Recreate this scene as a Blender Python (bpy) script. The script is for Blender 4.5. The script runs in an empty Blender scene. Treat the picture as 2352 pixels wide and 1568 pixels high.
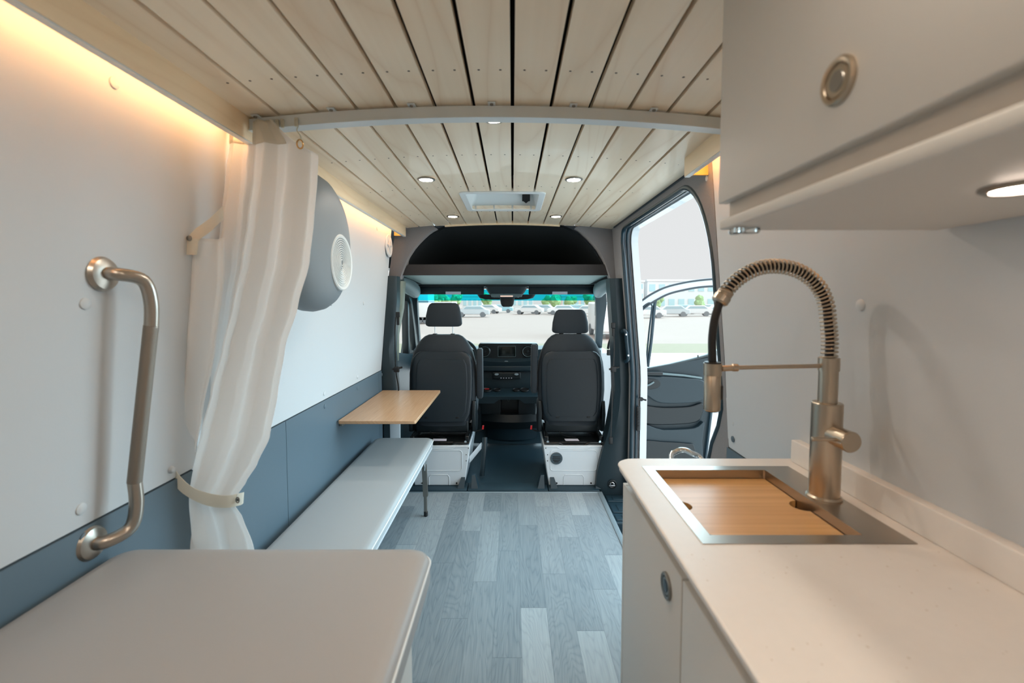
import bpy, bmesh, math, random
from mathutils import Vector, Matrix

sc = bpy.context.scene
C = bpy.data.collections.new('scene_objects'); sc.collection.children.link(C)
R = math.radians
PI = math.pi
random.seed(7)

# ---------------------------------------------------------------- camera
CAMZ, FOC, PITCH, PX0, PY0 = 1.35, 1045.0, R(3.13), 1177.0, 749.0
cam_d = bpy.data.cameras.new('camera'); cam = bpy.data.objects.new('camera', cam_d); sc.collection.objects.link(cam)
cam.location = (0, 0, CAMZ); cam.rotation_euler = (PI/2 - PITCH, 0, 0)
cam_d.sensor_width = 36; cam_d.lens = FOC/2352*36
cam_d.shift_y = -(784 - PY0)/2352; cam_d.shift_x = -(PX0 - 1176)/2352
cam_d.clip_start = 0.02; cam_d.clip_end = 600
cam_d.dof.use_dof = True; cam_d.dof.focus_distance = 3.0; cam_d.dof.aperture_fstop = 3.2
sc.camera = cam
sc.view_settings.view_transform = 'Standard'; sc.view_settings.look = 'None'
sc.view_settings.exposure = 0.4; sc.view_settings.gamma = 1.0; sc.view_settings.use_curve_mapping = False
sc.cycles.use_denoising = True
sc.cycles.max_bounces = 10; sc.cycles.diffuse_bounces = 7; sc.cycles.transparent_max_bounces = 12
sc.cycles.sample_clamp_indirect = 4.0

# ---------------------------------------------------------------- sky, sun and added fill suns (bright hazy overcast day)
w = bpy.data.worlds.new('overcast_sky'); sc.world = w; w.use_nodes = True
bg = w.node_tree.nodes['Background']; bg.inputs[0].default_value = (0.97, 0.99, 1.0, 1); bg.inputs[1].default_value = 0.615

def sun(name, dirv, strength, angle, col):
    d = bpy.data.lights.new(name, 'SUN'); d.energy = strength; d.angle = R(angle); d.color = col
    o = bpy.data.objects.new(name, d); sc.collection.objects.link(o)
    o.rotation_euler = Vector(dirv).to_track_quat('-Z', 'Y').to_euler(); o.location = (4, 6, 6)
    return o
sun('sun', (-1.0, -0.16, -0.50), 3.1, 75, (0.56, 0.85, 1.0))
sun('fill_sun_front', (-.75, -.70, -.30), 6.4, 100, (0.58, 0.86, 1.0))  # second wide sun added to brighten the near left wall

sun('fill_sun_behind', (-.35, .85, -.45), 2.2, 110, (.95, .98, 1.0))  # fill sun added to brighten camera-facing sides of things outdoors

# ---------------------------------------------------------------- pixel -> plane (used to lay things out on real surfaces)
CP, SP = math.cos(PITCH), math.sin(PITCH)
def ray(px, py):
    a = (px - PX0)/FOC; b = (PY0 - py)/FOC
    return Vector((a, CP + b*SP, -SP + b*CP))
def P(px, py, X=None, Y=None, Z=None):
    d = ray(px, py)
    t = X/d.x if X is not None else (Y/d.y if Y is not None else (Z - CAMZ)/d.z)
    return Vector((d.x*t, d.y*t, CAMZ + d.z*t))

# ---------------------------------------------------------------- materials
def lin(c):
    return tuple(((v/255)/12.92 if v/255 <= 0.04045 else ((v/255 + .055)/1.055)**2.4) for v in c)
def mat(name, rgb, rough=.5, metal=0, spec=.5, emit=None, estr=0, trans=0, coat=0, bump=None, sheen=0, noise=None):
    m = bpy.data.materials.new(name); m.use_nodes = True
    nt = m.node_tree; b = nt.nodes['Principled BSDF']
    col = lin(rgb)
    b.inputs['Base Color'].default_value = (*col, 1); b.inputs['Roughness'].default_value = rough
    b.inputs['Metallic'].default_value = metal; b.inputs['Specular IOR Level'].default_value = spec
    b.inputs['Transmission Weight'].default_value = trans; b.inputs['Coat Weight'].default_value = coat
    b.inputs['Sheen Weight'].default_value = sheen
    if emit: b.inputs['Emission Color'].default_value = (*emit, 1); b.inputs['Emission Strength'].default_value = estr
    if noise or bump:
        tc = nt.nodes.new('ShaderNodeTexCoord')
        n = nt.nodes.new('ShaderNodeTexNoise'); nt.links.new(tc.outputs['Object'], n.inputs['Vector'])
        if noise:     # (scale, amount): small tonal mottling
            n.inputs['Scale'].default_value = noise[0]; n.inputs['Detail'].default_value = 6
            mx = nt.nodes.new('ShaderNodeMixRGB'); a = noise[1]
            mx.inputs[1].default_value = (*[v*(1-a) for v in col], 1); mx.inputs[2].default_value = (*[min(1, v*(1+a)) for v in col], 1)
            nt.links.new(n.outputs['Fac'], mx.inputs[0]); nt.links.new(mx.outputs[0], b.inputs['Base Color'])
        if bump:      # (scale, strength)
            n2 = nt.nodes.new('ShaderNodeTexNoise'); n2.inputs['Scale'].default_value = bump[0]; n2.inputs['Detail'].default_value = 4
            nt.links.new(tc.outputs['Object'], n2.inputs['Vector'])
            bp = nt.nodes.new('ShaderNodeBump'); bp.inputs['Strength'].default_value = bump[1]; bp.inputs['Distance'].default_value = .002
            nt.links.new(n2.outputs['Fac'], bp.inputs['Height']); nt.links.new(bp.outputs[0], b.inputs['Normal'])
    return m

def wood(name, light, dark, axis='Y', rings=10, streak=60, rough=.4, plank=None, contrast=.5, ringamt=.5, coat=0):
    """procedural wood: stretched noise streaks + cathedral rings; plank=(pitch,x0) varies tone and pattern board by board"""
    m = bpy.data.materials.new(name); m.use_nodes = True; nt = m.node_tree; N = nt.nodes; L = nt.links
    b = N['Principled BSDF']; b.inputs['Roughness'].default_value = rough; b.inputs['Coat Weight'].default_value = coat
    g = N.new('ShaderNodeNewGeometry')
    sep = N.new('ShaderNodeSeparateXYZ'); L.new(g.outputs['Position'], sep.inputs[0])
    def math_(op, a, b_=None):
        n = N.new('ShaderNodeMath'); n.operation = op
        for i, v in enumerate((a, b_)):
            if v is None: continue
            if isinstance(v, (int, float)): n.inputs[i].default_value = v
            else: L.new(v, n.inputs[i])
        return n.outputs[0]
    x, y, z = sep.outputs
    if axis == 'X': x, y = y, x
    if plank:
        idx = math_('FLOOR', math_('DIVIDE', math_('SUBTRACT', x, plank[1]), plank[0]))
    else: idx = math_('MULTIPLY', x, 0.0)
    wn = N.new('ShaderNodeTexWhiteNoise'); wn.noise_dimensions = '1D'; L.new(idx, wn.inputs['W'])
    rnd = wn.outputs['Value']
    cmb = N.new('ShaderNodeCombineXYZ')
    L.new(math_('ADD', math_('MULTIPLY', x, 1.0), math_('MULTIPLY', z, 1.0)), cmb.inputs[0])
    L.new(math_('ADD', math_('MULTIPLY', y, 0.10), math_('MULTIPLY', rnd, 17.0)), cmb.inputs[1])
    L.new(math_('MULTIPLY', rnd, 9.0), cmb.inputs[2])
    n1 = N.new('ShaderNodeTexNoise'); n1.inputs['Scale'].default_value = rings; n1.inputs['Detail'].default_value = 2; L.new(cmb.outputs[0], n1.inputs[0])
    ring = math_('ABSOLUTE', math_('SINE', math_('MULTIPLY', n1.outputs['Fac'], 46.0)))
    ring = math_('POWER', ring, 0.35)
    cmb2 = N.new('ShaderNodeCombineXYZ'); L.new(math_('ADD', x, z), cmb2.inputs[0]); L.new(math_('MULTIPLY', y, 0.02), cmb2.inputs[1]); L.new(rnd, cmb2.inputs[2])
    n2 = N.new('ShaderNodeTexNoise'); n2.inputs['Scale'].default_value = streak; n2.inputs['Detail'].default_value = 5; L.new(cmb2.outputs[0], n2.inputs[0])
    f = math_('ADD', math_('MULTIPLY', math_('SUBTRACT', 1.0, ring), ringamt), math_('MULTIPLY', math_('SUBTRACT', n2.outputs['Fac'], .35), contrast))
    f = math_('ADD', f, math_('MULTIPLY', math_('SUBTRACT', rnd, .5), .35 if plank else 0))
    mx = N.new('ShaderNodeMixRGB'); mx.use_clamp = True; L.new(f, mx.inputs[0])
    mx.inputs[1].default_value = (*lin(light), 1); mx.inputs[2].default_value = (*lin(dark), 1)
    L.new(mx.outputs[0], b.inputs['Base Color'])
    return m

def floor_mat():
    m = bpy.data.materials.new('grey_vinyl_planks'); m.use_nodes = True; nt = m.node_tree; N = nt.nodes; L = nt.links
    b = N['Principled BSDF']; b.inputs['Roughness'].default_value = .42
    g = N.new('ShaderNodeNewGeometry'); sep = N.new('ShaderNodeSeparateXYZ'); L.new(g.outputs['Position'], sep.inputs[0])
    def M(op, a, b_=None):
        n = N.new('ShaderNodeMath'); n.operation = op
        for i, v in enumerate((a, b_)):
            if v is None: continue
            if isinstance(v, (int, float)): n.inputs[i].default_value = v
            else: L.new(v, n.inputs[i])
        return n.outputs[0]
    x, y = sep.outputs[0], sep.outputs[1]
    u = M('DIVIDE', M('ADD', x, 4.05), .1135); ci = M('FLOOR', u); fu = M('FRACT', u)
    wc = N.new('ShaderNodeTexWhiteNoise'); wc.noise_dimensions = '1D'; L.new(ci, wc.inputs['W'])
    v = M('ADD', M('DIVIDE', y, .74), M('ADD', M('MULTIPLY', ci, .62), M('MULTIPLY', wc.outputs['Value'], .12))); ri = M('FLOOR', v); fv = M('FRACT', v)
    idc = N.new('ShaderNodeCombineXYZ'); L.new(ci, idc.inputs[0]); L.new(ri, idc.inputs[1])
    wp = N.new('ShaderNodeTexWhiteNoise'); wp.noise_dimensions = '2D'; L.new(idc.outputs[0], wp.inputs['Vector'])
    r = wp.outputs['Value']
    c1 = N.new('ShaderNodeCombineXYZ'); L.new(x, c1.inputs[0]); L.new(M('ADD', M('MULTIPLY', y, .16), M('MULTIPLY', r, 23.0)), c1.inputs[1]); L.new(M('MULTIPLY', r, 5.0), c1.inputs[2])
    n1 = N.new('ShaderNodeTexNoise'); n1.inputs['Scale'].default_value = 6; n1.inputs['Detail'].default_value = 3; n1.inputs['Distortion'].default_value = .6; L.new(c1.outputs[0], n1.inputs[0])
    ring = M('POWER', M('ABSOLUTE', M('SINE', M('MULTIPLY', n1.outputs['Fac'], 85.0))), .5)
    c2 = N.new('ShaderNodeCombineXYZ'); L.new(x, c2.inputs[0]); L.new(M('MULTIPLY', y, .03), c2.inputs[1]); L.new(r, c2.inputs[2])
    n2 = N.new('ShaderNodeTexNoise'); n2.inputs['Scale'].default_value = 150; n2.inputs['Detail'].default_value = 4; L.new(c2.outputs[0], n2.inputs[0])
    f = M('ADD', M('MULTIPLY', r, .75), M('ADD', M('MULTIPLY', M('SUBTRACT', 1.0, ring), .24), M('MULTIPLY', M('SUBTRACT', n2.outputs['Fac'], .4), .55)))
    mx = N.new('ShaderNodeMixRGB'); mx.use_clamp = True; L.new(f, mx.inputs[0])
    mx.inputs[1].default_value = (*lin((160, 167, 170)), 1); mx.inputs[2].default_value = (*lin((96, 108, 116)), 1)
    seam = M('MAXIMUM', M('LESS_THAN', fu, .016), M('LESS_THAN', fv, .0045))
    m2 = N.new('ShaderNodeMixRGB'); L.new(M('MULTIPLY', seam, .55), m2.inputs[0]); L.new(mx.outputs[0], m2.inputs[1]); m2.inputs[2].default_value = (*lin((80, 92, 100)), 1)
    L.new(m2.outputs[0], b.inputs['Base Color'])
    return m

M_ = {}
M_['white_wall'] = mat('satin_white_panel', (200, 204, 207), .55, bump=(220, .08))
M_['grey_wall'] = mat('blue_grey_panel', (88, 106, 118), .5, bump=(300, .1))
M_['white_paint'] = mat('white_body_paint', (212, 221, 227), .3, coat=.4)
M_['cabinet'] = mat('warm_white_laminate', (210, 206, 200), .5)
M_['cab_edge'] = mat('laminate_edge', (196, 188, 178), .6)
M_['counter'] = mat('solid_surface_white', (232, 226, 220), .38, noise=(55, .025))
M_['maple'] = wood('pale_maple_boards', (248, 232, 208), (214, 182, 146), plank=(.114, -10*.114), rings=3.2, streak=50, contrast=.34, ringamt=.42, rough=.38, coat=.15)
M_['maple_trim'] = wood('pale_maple_trim', (246, 224, 190), (218, 184, 142), rings=5, streak=60, contrast=.4, ringamt=.3, rough=.42)
M_['oak'] = wood('oak_table_laminate', (206, 168, 132), (166, 124, 88), rings=3, streak=240, contrast=1.0, ringamt=.1, rough=.24)
M_['bamboo'] = wood('bamboo_board', (222, 172, 110), (186, 128, 70), axis='X', rings=5, streak=90, contrast=1.4, ringamt=.1, rough=.3)
M_['floor'] = floor_mat()
M_['vinyl'] = mat('pale_grey_vinyl', (164, 162, 161), .42, bump=(400, .12))
M_['vinyl_cool'] = mat('pale_grey_vinyl_bench', (168, 173, 176), .4, bump=(400, .12))
M_['piping'] = mat('white_piping', (222, 224, 224), .4)
M_['steel'] = mat('brushed_steel', (178, 170, 160), .3, metal=1)
M_['steel_rough'] = mat('peened_steel', (150, 140, 130), .45, metal=1, bump=(900, .5))
M_['nickel'] = mat('brushed_nickel', (190, 176, 158), .3, metal=1)
M_['chrome'] = mat('chrome', (225, 228, 230), .08, metal=1)
M_['dull_steel'] = mat('dull_steel', (150, 146, 140), .4, metal=1)
M_['alu'] = mat('anodised_trim', (170, 186, 194), .35, metal=.6)
M_['black'] = mat('black_rubber', (18, 20, 22), .5)
M_['hose'] = mat('black_hose', (30, 28, 28), .4)
M_['cavity'] = mat('black_insulation', (12, 14, 16), .9)
M_['plastic'] = mat('dark_cab_plastic', (26, 44, 52), .42, bump=(500, .15))
M_['plastic_dk'] = mat('black_cab_plastic', (12, 23, 28), .4, bump=(500, .12))
M_['plastic_lt'] = mat('grey_cab_plastic', (104, 122, 126), .5)
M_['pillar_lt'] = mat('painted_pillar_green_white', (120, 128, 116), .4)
M_['seal'] = mat('rubber_seal', (24, 48, 60), .3, coat=.3)
M_['seat'] = mat('dark_seat_cloth', (20, 32, 41), .7, sheen=.1, bump=(350, .2))
M_['seat_pl'] = mat('seat_back_plastic', (20, 32, 40), .42, bump=(300, .12))
M_['felt'] = mat('grey_headliner_felt', (118, 118, 122), .95, noise=(260, .22), bump=(260, .5), sheen=.3)
M_['felt_dk'] = mat('black_headliner_cloth', (5, 16, 22), .95)
M_['shelf'] = mat('charcoal_shelf_face', (42, 40, 42), .7, bump=(300, .2))
M_['shelf_u'] = mat('grey_shelf_underside', (150, 172, 170), .5)
M_['mat_floor'] = mat('dark_teal_floor_mat', (22, 48, 60), .5, bump=(400, .2))
M_['screen'] = mat('dark_glass_screen', (20, 26, 24), .12)
M_['label'] = mat('white_label', (222, 222, 236), .5)
M_['red'] = mat('red_plastic', (190, 24, 30), .4)
M_['pod'] = mat('matt_grey_pod', (128, 134, 138), .55)
M_['grille'] = mat('white_grille', (222, 224, 222), .45)
M_['screw'] = mat('brown_screw_hole', (84, 66, 50), .6)
M_['plastic_clear'] = mat('milky_clip', (222, 218, 200), .3, trans=.35)
M_['clear'] = mat('clear_plastic', (240, 246, 248), .06, trans=.95)
M_['amber'] = mat('painted_amber_glow', (240, 196, 110), .6)  # light strip glow at the valance ends put into the board colour
M_['lens'] = mat('lamp_lens', (255, 240, 215), .4, emit=(1.0, .88, .75), estr=215)
M_['lens_small'] = mat('small_lamp_lens', (255, 232, 205), .4, emit=(1.0, .80, .66), estr=55)
M_['led'] = mat('warm_led_strip', (255, 200, 120), .4, emit=(1.0, .58, .27), estr=20)
M_['ring_white'] = mat('white_lamp_ring', (214, 220, 222), .35)

def glass(name, rgb=(1, 1, 1), gloss=.06):
    m = bpy.data.materials.new(name); m.use_nodes = True; nt = m.node_tree; nt.nodes.clear()
    o = nt.nodes.new('ShaderNodeOutputMaterial'); t = nt.nodes.new('ShaderNodeBsdfTransparent'); g = nt.nodes.new('ShaderNodeBsdfGlossy'); mx = nt.nodes.new('ShaderNodeMixShader')
    t.inputs[0].default_value = (*rgb, 1); g.inputs['Roughness'].default_value = .03; mx.inputs[0].default_value = gloss
    nt.links.new(t.outputs[0], mx.inputs[1]); nt.links.new(g.outputs[0], mx.inputs[2]); nt.links.new(mx.outputs[0], o.inputs[0])
    return m
M_['glass'] = glass('window_glass', (.95, .985, .98), .03)
M_['tint'] = glass('blue_sun_band', (.12, .78, .88), .03)
def cloth(name, rgb, t=.5):
    m = bpy.data.materials.new(name); m.use_nodes = True; nt = m.node_tree; nt.nodes.clear()
    o = nt.nodes.new('ShaderNodeOutputMaterial'); d = nt.nodes.new('ShaderNodeBsdfDiffuse'); tr = nt.nodes.new('ShaderNodeBsdfTranslucent'); mx = nt.nodes.new('ShaderNodeMixShader')
    tc = nt.nodes.new('ShaderNodeTexCoord'); wv = nt.nodes.new('ShaderNodeTexNoise'); wv.inputs['Scale'].default_value = 500
    bp = nt.nodes.new('ShaderNodeBump'); bp.inputs['Strength'].default_value = .15; bp.inputs['Distance'].default_value = .001
    nt.links.new(tc.outputs['Object'], wv.inputs[0]); nt.links.new(wv.outputs['Fac'], bp.inputs['Height'])
    nt.links.new(bp.outputs[0], d.inputs['Normal'])
    d.inputs[0].default_value = (*lin(rgb), 1); tr.inputs[0].default_value = (*lin(rgb), 1); mx.inputs[0].default_value = t
    nt.links.new(d.outputs[0], mx.inputs[1]); nt.links.new(tr.outputs[0], mx.inputs[2]); nt.links.new(mx.outputs[0], o.inputs[0])
    return m
M_['curtain'] = cloth('white_curtain_cloth', (252, 251, 250))
M_['tape'] = cloth('curtain_header_tape', (240, 235, 224), .45)

# ---------------------------------------------------------------- mesh helpers
def nb(): return bmesh.new()
def box(bm, lo, hi, r=0, seg=3):
    res = bmesh.ops.create_cube(bm, size=1.0); vs = res['verts']
    lo, hi = Vector(lo), Vector(hi)
    for v in vs: v.co = Vector((lo[i] + (v.co[i] + .5)*(hi[i] - lo[i]) for i in range(3)))
    if r > 0:
        es = list({e for v in vs for e in v.link_edges})
        bmesh.ops.bevel(bm, geom=es, offset=r, segments=seg, affect='EDGES', profile=.5)
    return bm
def hexa(bm, a, b):
    """solid between two quads a and b (same order)"""
    va = [bm.verts.new(p) for p in a]; vb = [bm.verts.new(p) for p in b]; n = len(a)
    bm.faces.new(va[::-1]); bm.faces.new(vb)
    for i in range(n): bm.faces.new((va[i], va[(i+1) % n], vb[(i+1) % n], vb[i]))
    return bm
def prism(bm, pts, off):
    pts = [Vector(p) for p in pts]; off = Vector(off)
    return hexa(bm, pts, [p + off for p in pts])
def tube(bm, pts, r, seg=12, closed=False, caps=True):
    pts = [Vector(p) for p in pts]; n = len(pts); rr = r if isinstance(r, (list, tuple)) else [r]*n
    T = []
    for i in range(n):
        if closed: t = pts[(i+1) % n] - pts[i-1]
        else: t = pts[min(i+1, n-1)] - pts[max(i-1, 0)]
        T.append(t.normalized())
    u = T[0].orthogonal().normalized(); rings = []
    for i in range(n):
        u = (u - T[i]*u.dot(T[i])).normalized(); v = T[i].cross(u)
        rings.append([bm.verts.new(pts[i] + (u*math.cos(2*PI*k/seg) + v*math.sin(2*PI*k/seg))*rr[i]) for k in range(seg)])
    for i in range(n if closed else n-1):
        a, b = rings[i], rings[(i+1) % n]
        s = 0
        if closed and i == n-1:
            s = min(range(seg), key=lambda s_: (a[0].co - b[s_].co).length)
        for k in range(seg): bm.faces.new((a[k], a[(k+1) % seg], b[(k+1+s) % seg], b[(k+s) % seg]))
    if caps and not closed: bm.faces.new(rings[0][::-1]); bm.faces.new(rings[-1])
    return bm
def lathe(bm, prof, c, axis=(0, 0, 1), seg=32):
    c = Vector(c); ax = Vector(axis).normalized(); u = ax.orthogonal().normalized(); v = ax.cross(u); rings = []
    for r, h in prof:
        if r < 1e-6: rings.append([bm.verts.new(c + ax*h)])
        else: rings.append([bm.verts.new(c + ax*h + (u*math.cos(2*PI*k/seg) + v*math.sin(2*PI*k/seg))*r) for k in range(seg)])
    for a, b in zip(rings, rings[1:]):
        for k in range(seg):
            if len(a) == 1 and len(b) == 1: continue
            if len(a) == 1: bm.faces.new((a[0], b[(k+1) % seg], b[k]))
            elif len(b) == 1: bm.faces.new((a[k], a[(k+1) % seg], b[0]))
            else: bm.faces.new((a[k], a[(k+1) % seg], b[(k+1) % seg], b[k]))
    return bm
def cyl(bm, a, b, r, seg=24, bev=0):
    a, b = Vector(a), Vector(b); h = (b-a).length
    pr = [(0, 0), (r-bev, 0), (r, bev), (r, h-bev), (r-bev, h), (0, h)] if bev else [(0, 0), (r, 0), (r, h), (0, h)]
    return lathe(bm, pr, a, b-a, seg)
def loft(bm, rings, caps=True):
    V = [[bm.verts.new(p) for p in r] for r in rings]; n = len(V[0])
    for a, b in zip(V, V[1:]):
        for k in range(n): bm.faces.new((a[k], a[(k+1) % n], b[(k+1) % n], b[k]))
    if caps: bm.faces.new(V[0][::-1]); bm.faces.new(V[-1])
    return bm
def sup(cx, cy, z, a, b, e=3.0, n=32):
    out = []
    for k in range(n):
        t = 2*PI*k/n; c, s = math.cos(t), math.sin(t)
        out.append(Vector((cx + a*math.copysign(abs(c)**(2/e), c), cy + b*math.copysign(abs(s)**(2/e), s), z)))
    return out
def sheet(bm, f, nu, nv):
    V = [[bm.verts.new(f(i/nu, j/nv)) for i in range(nu+1)] for j in range(nv+1)]
    for j in range(nv):
        for i in range(nu): bm.faces.new((V[j][i], V[j][i+1], V[j+1][i+1], V[j+1][i]))
    return bm
def band(bm, A, B, off):
    """solid strip between polylines A and B, thickened by off"""
    off = Vector(off); A = [Vector(p) for p in A]; B = [Vector(p) for p in B]
    a = [bm.verts.new(p) for p in A]; b = [bm.verts.new(p) for p in B]
    c = [bm.verts.new(p+off) for p in A]; d = [bm.verts.new(p+off) for p in B]; n = len(A)
    for i in range(n-1):
        bm.faces.new((a[i], a[i+1], b[i+1], b[i])); bm.faces.new((c[i], d[i], d[i+1], c[i+1]))
        bm.faces.new((a[i], c[i], c[i+1], a[i+1])); bm.faces.new((b[i], b[i+1], d[i+1], d[i]))
    bm.faces.new((a[0], b[0], d[0], c[0])); bm.faces.new((a[-1], c[-1], d[-1], b[-1]))
    return bm
def smooth(pts, n=8, closed=False):
    """Catmull-Rom through points"""
    pts = [Vector(p) for p in pts]; out = []; m = len(pts)
    rng = range(m if closed else m-1)
    for i in rng:
        if closed: p0, p1, p2, p3 = pts[i-1], pts[i], pts[(i+1) % m], pts[(i+2) % m]
        else: p0, p1, p2, p3 = pts[max(i-1, 0)], pts[i], pts[i+1], pts[min(i+2, m-1)]
        for k in range(n):
            t = k/n
            out.append(.5*((2*p1) + (p2-p0)*t + (2*p0-5*p1+4*p2-p3)*t*t + (3*p1-p0-3*p2+p3)*t**3))
    if not closed: out.append(pts[-1])
    return out
def rrect(x0, x1, z0, z1, r, n=6):
    out = []
    for cx, cz, a0 in ((x1-r, z1-r, 0), (x0+r, z1-r, 90), (x0+r, z0+r, 180), (x1-r, z0+r, 270)):
        for k in range(n+1):
            a = R(a0 + 90*k/n); out.append((cx + r*math.cos(a), cz + r*math.sin(a)))
    return out

WL = {}      # world location of every object by name
def mk(name, bm, m, parent=None, ang=35, extra=(), label=None, cat=None, group=None, kind=None, solid=0, sub=0, bev=0):
    bmesh.ops.recalc_face_normals(bm, faces=bm.faces)
    me = bpy.data.meshes.new(name)
    xs = [v.co for v in bm.verts]
    lo = Vector((min(v[i] for v in xs) for i in range(3))); hi = Vector((max(v[i] for v in xs) for i in range(3)))
    c = Vector(((lo.x+hi.x)/2, (lo.y+hi.y)/2, lo.z))
    for v in bm.verts: v.co -= c
    for f in bm.faces: f.smooth = True
    bm.to_mesh(me); bm.free()
    me.set_sharp_from_angle(angle=R(ang))
    me.materials.append(M_[m] if isinstance(m, str) else m)
    for e in extra: me.materials.append(M_[e])
    o = bpy.data.objects.new(name, me); C.objects.link(o)
    if parent is not None:
        o.parent = parent; o.location = c - WL[parent.name]
    else: o.location = c
    WL[o.name] = c
    if bev:
        b = o.modifiers.new('bevel', 'BEVEL'); b.width = bev; b.segments = 2; b.limit_method = 'ANGLE'
    if solid:
        s = o.modifiers.new('solid', 'SOLIDIFY'); s.thickness = solid; s.offset = 0
    if sub:
        s = o.modifiers.new('sub', 'SUBSURF'); s.levels = sub; s.render_levels = sub
    tag(o, label, cat, group, kind)
    return o
def tag(o, label=None, cat=None, group=None, kind=None):
    if label: o['label'] = label
    if cat: o['category'] = cat
    if group: o['group'] = group
    if kind: o['kind'] = kind
    return o
def thing(name, loc, label, cat, group=None):
    o = bpy.data.objects.new(name, None); C.objects.link(o); o.empty_display_size = .05
    o.location = loc; WL[o.name] = Vector(loc); return tag(o, label, cat, group)
def struct(name, bm, m, label=None, **k):
    return mk(name, bm, m, kind='structure', label=label, **k)
def dup(o, delta, label=None, group=None, parent=None, rot=None):
    c = o.copy(); C.objects.link(c)
    if parent is not None: c.parent = parent; WL[c.name] = WL[o.name]
    else: c.location = o.location + Vector(delta); WL[c.name] = WL[o.name] + Vector(delta)
    if label: c['label'] = label
    if group: c['group'] = group
    if rot: c.rotation_euler = rot
    for ch in list(o.children): dup(ch, (0, 0, 0), parent=c)
    return c

# ================================================================ THE VAN SHELL
XC = -.06                                   # centre line of the van
def wall_x(z, s=-1):                        # inner face of the side walls (leaning in towards the roof)
    x = .88 if z <= .86 else .88 - (z - .86)*.0885
    return XC + s*x
def ceil_z(x): return 1.925 - .038*((x - XC)/.71)**2
def on_wall(px, py, s=-1, off=0):
    p = P(px, py, X=wall_x(1.3, s))
    for _ in range(8): p = P(px, py, X=wall_x(p.z, s) - s*off)
    return p

def side_panel(bm, s, y0, y1, zs, t=.03, off=0):
    A = [(wall_x(z, s) + s*off, y0, z) for z in zs]; B = [(wall_x(z, s) + s*off, y1, z) for z in zs]
    return band(bm, A, B, (s*t, 0, 0))
YB = -.95
struct('floor', box(nb(), (-1.0, YB, -.03), (.605, 3.145, 0)), 'floor', 'grey wood-look vinyl plank floor of the van aisle')
struct('trim_1', box(box(nb(), (.605, YB, -.05), (.635, 3.158, .004), .002), (-.98, 3.145, -.03), (.605, 3.158, .004), .001), 'alu', 'pale metal edging strip along the plank floor edge')
struct('wall_left', side_panel(nb(), -1, YB, 3.235, [.86, 1.1, 1.3, 1.5, 1.7, 2.0]), 'white_wall', 'white upper panel of the left van wall')
bm = side_panel(nb(), -1, YB, 1.853, [0, .4, .856], off=-.004, t=.034); side_panel(bm, -1, 1.856, 3.16, [0, .4, .856], off=-.004, t=.034)
side_panel(bm, -1, 3.163, 3.235, [0, .4, .856], off=-.004, t=.034)
struct('wall_left', bm, 'grey_wall', 'blue-grey lower panel of the left van wall')
struct('wall_right', side_panel(nb(), 1, YB, 1.70, [.80, 1.1, 1.3, 1.5, 1.7, 2.0], t=.02), 'white_wall', 'white upper panel of the right wall behind the tap')
struct('wall_right', side_panel(nb(), 1, YB, 1.705, [-.05, .4, .796], off=-.004, t=.024), 'grey_wall', 'grey lower panel of the right wall behind the worktop')
struct('wall_back', box(nb(), (-1.05, YB-.04, -.1), (.95, YB, 2.1)), 'white_wall', 'white rear wall of the van')
# outer roof, outer skins (white body)
struct('ceiling', band(nb(), [(x, YB-.04, 2.05 - .05*((x-XC)/.9)**2) for x in (-1.02, -.6, -.06, .5, .92)], [(x, 4.0, 2.05 - .05*((x-XC)/.9)**2) for x in (-1.02, -.6, -.06, .5, .92)], (0, 0, .03)), 'cavity', 'dark insulation above the ceiling boards')

# ---------------------------------------------------------------- ceiling boards
S = .114; GAP = .0105; Y0C, Y1C = YB, 3.40
HX0, HX1, HY0, HY1 = -.262, .162, 2.44, 2.85
bm = nb(); screws = []
rows = [-.35, .45, 1.165, 1.82, 2.307, 2.945]
def board(bm, xa, xb, ya, yb):
    if xb - xa < .004 or yb - ya < .004: return
    za, zb = ceil_z(xa), ceil_z(xb)
    q = [(xa, ya, za), (xb, ya, zb), (xb, yb, zb), (xa, yb, za)]
    hexa(bm, q, [(x, y, z+.018) for x, y, z in q])
for k in range(-7, 8):
    xa, xb = k*S + GAP/2, (k+1)*S - GAP/2
    if xa < -.684 + .001 and k < -6: xa = -.775
    if k < -6: continue
    if k == -6: xa = k*S + GAP/2
    if xa > .66: continue
    if k == 5: xb = .755
    yend = Y1C
    ov0, ov1 = max(xa, HX0), min(xb, HX1)
    if ov1 > ov0:
        board(bm, xa, xb, Y0C, HY0); board(bm, xa, xb, HY1, yend)
        board(bm, xa, ov0, HY0, HY1); board(bm, ov1, xb, HY0, HY1)
    else: board(bm, xa, xb, Y0C, yend)
    for y in rows:
        for f in (.24, .76):
            x = xa + (min(xb, xa+S-GAP)-xa)*f
            if HX0-.05 < x < HX1+.05 and HY0-.04 < y < HY1+.04: continue
            screws.append((x, y))
board(bm, -.775, -.684 - GAP/2, Y0C, Y1C)
for x, y in ((-.71, r) for r in rows): screws.append((x, y))
struct('ceiling', bm, 'maple', 'pale maple board ceiling with dark gaps between the boards')
bm = nb()
for x, y in screws: lathe(bm, [(0, -.0006), (.0032, -.0006), (.0036, .001)], (x, y, ceil_z(x)), seg=8)
mk('ceiling_screws', bm, 'screw', kind='structure', label='rows of small countersunk screws in the ceiling boards')
# front edge batten of the boards
A = [(x, 3.395, ceil_z(x) - .010) for x in [-.50 + .05*i for i in range(18)]]
struct('trim_2', band(nb(), A, [(p[0], 3.415, p[2]) for p in A], (0, 0, .03)), 'maple_trim', 'thin curved maple batten at the front end of the ceiling')
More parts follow.
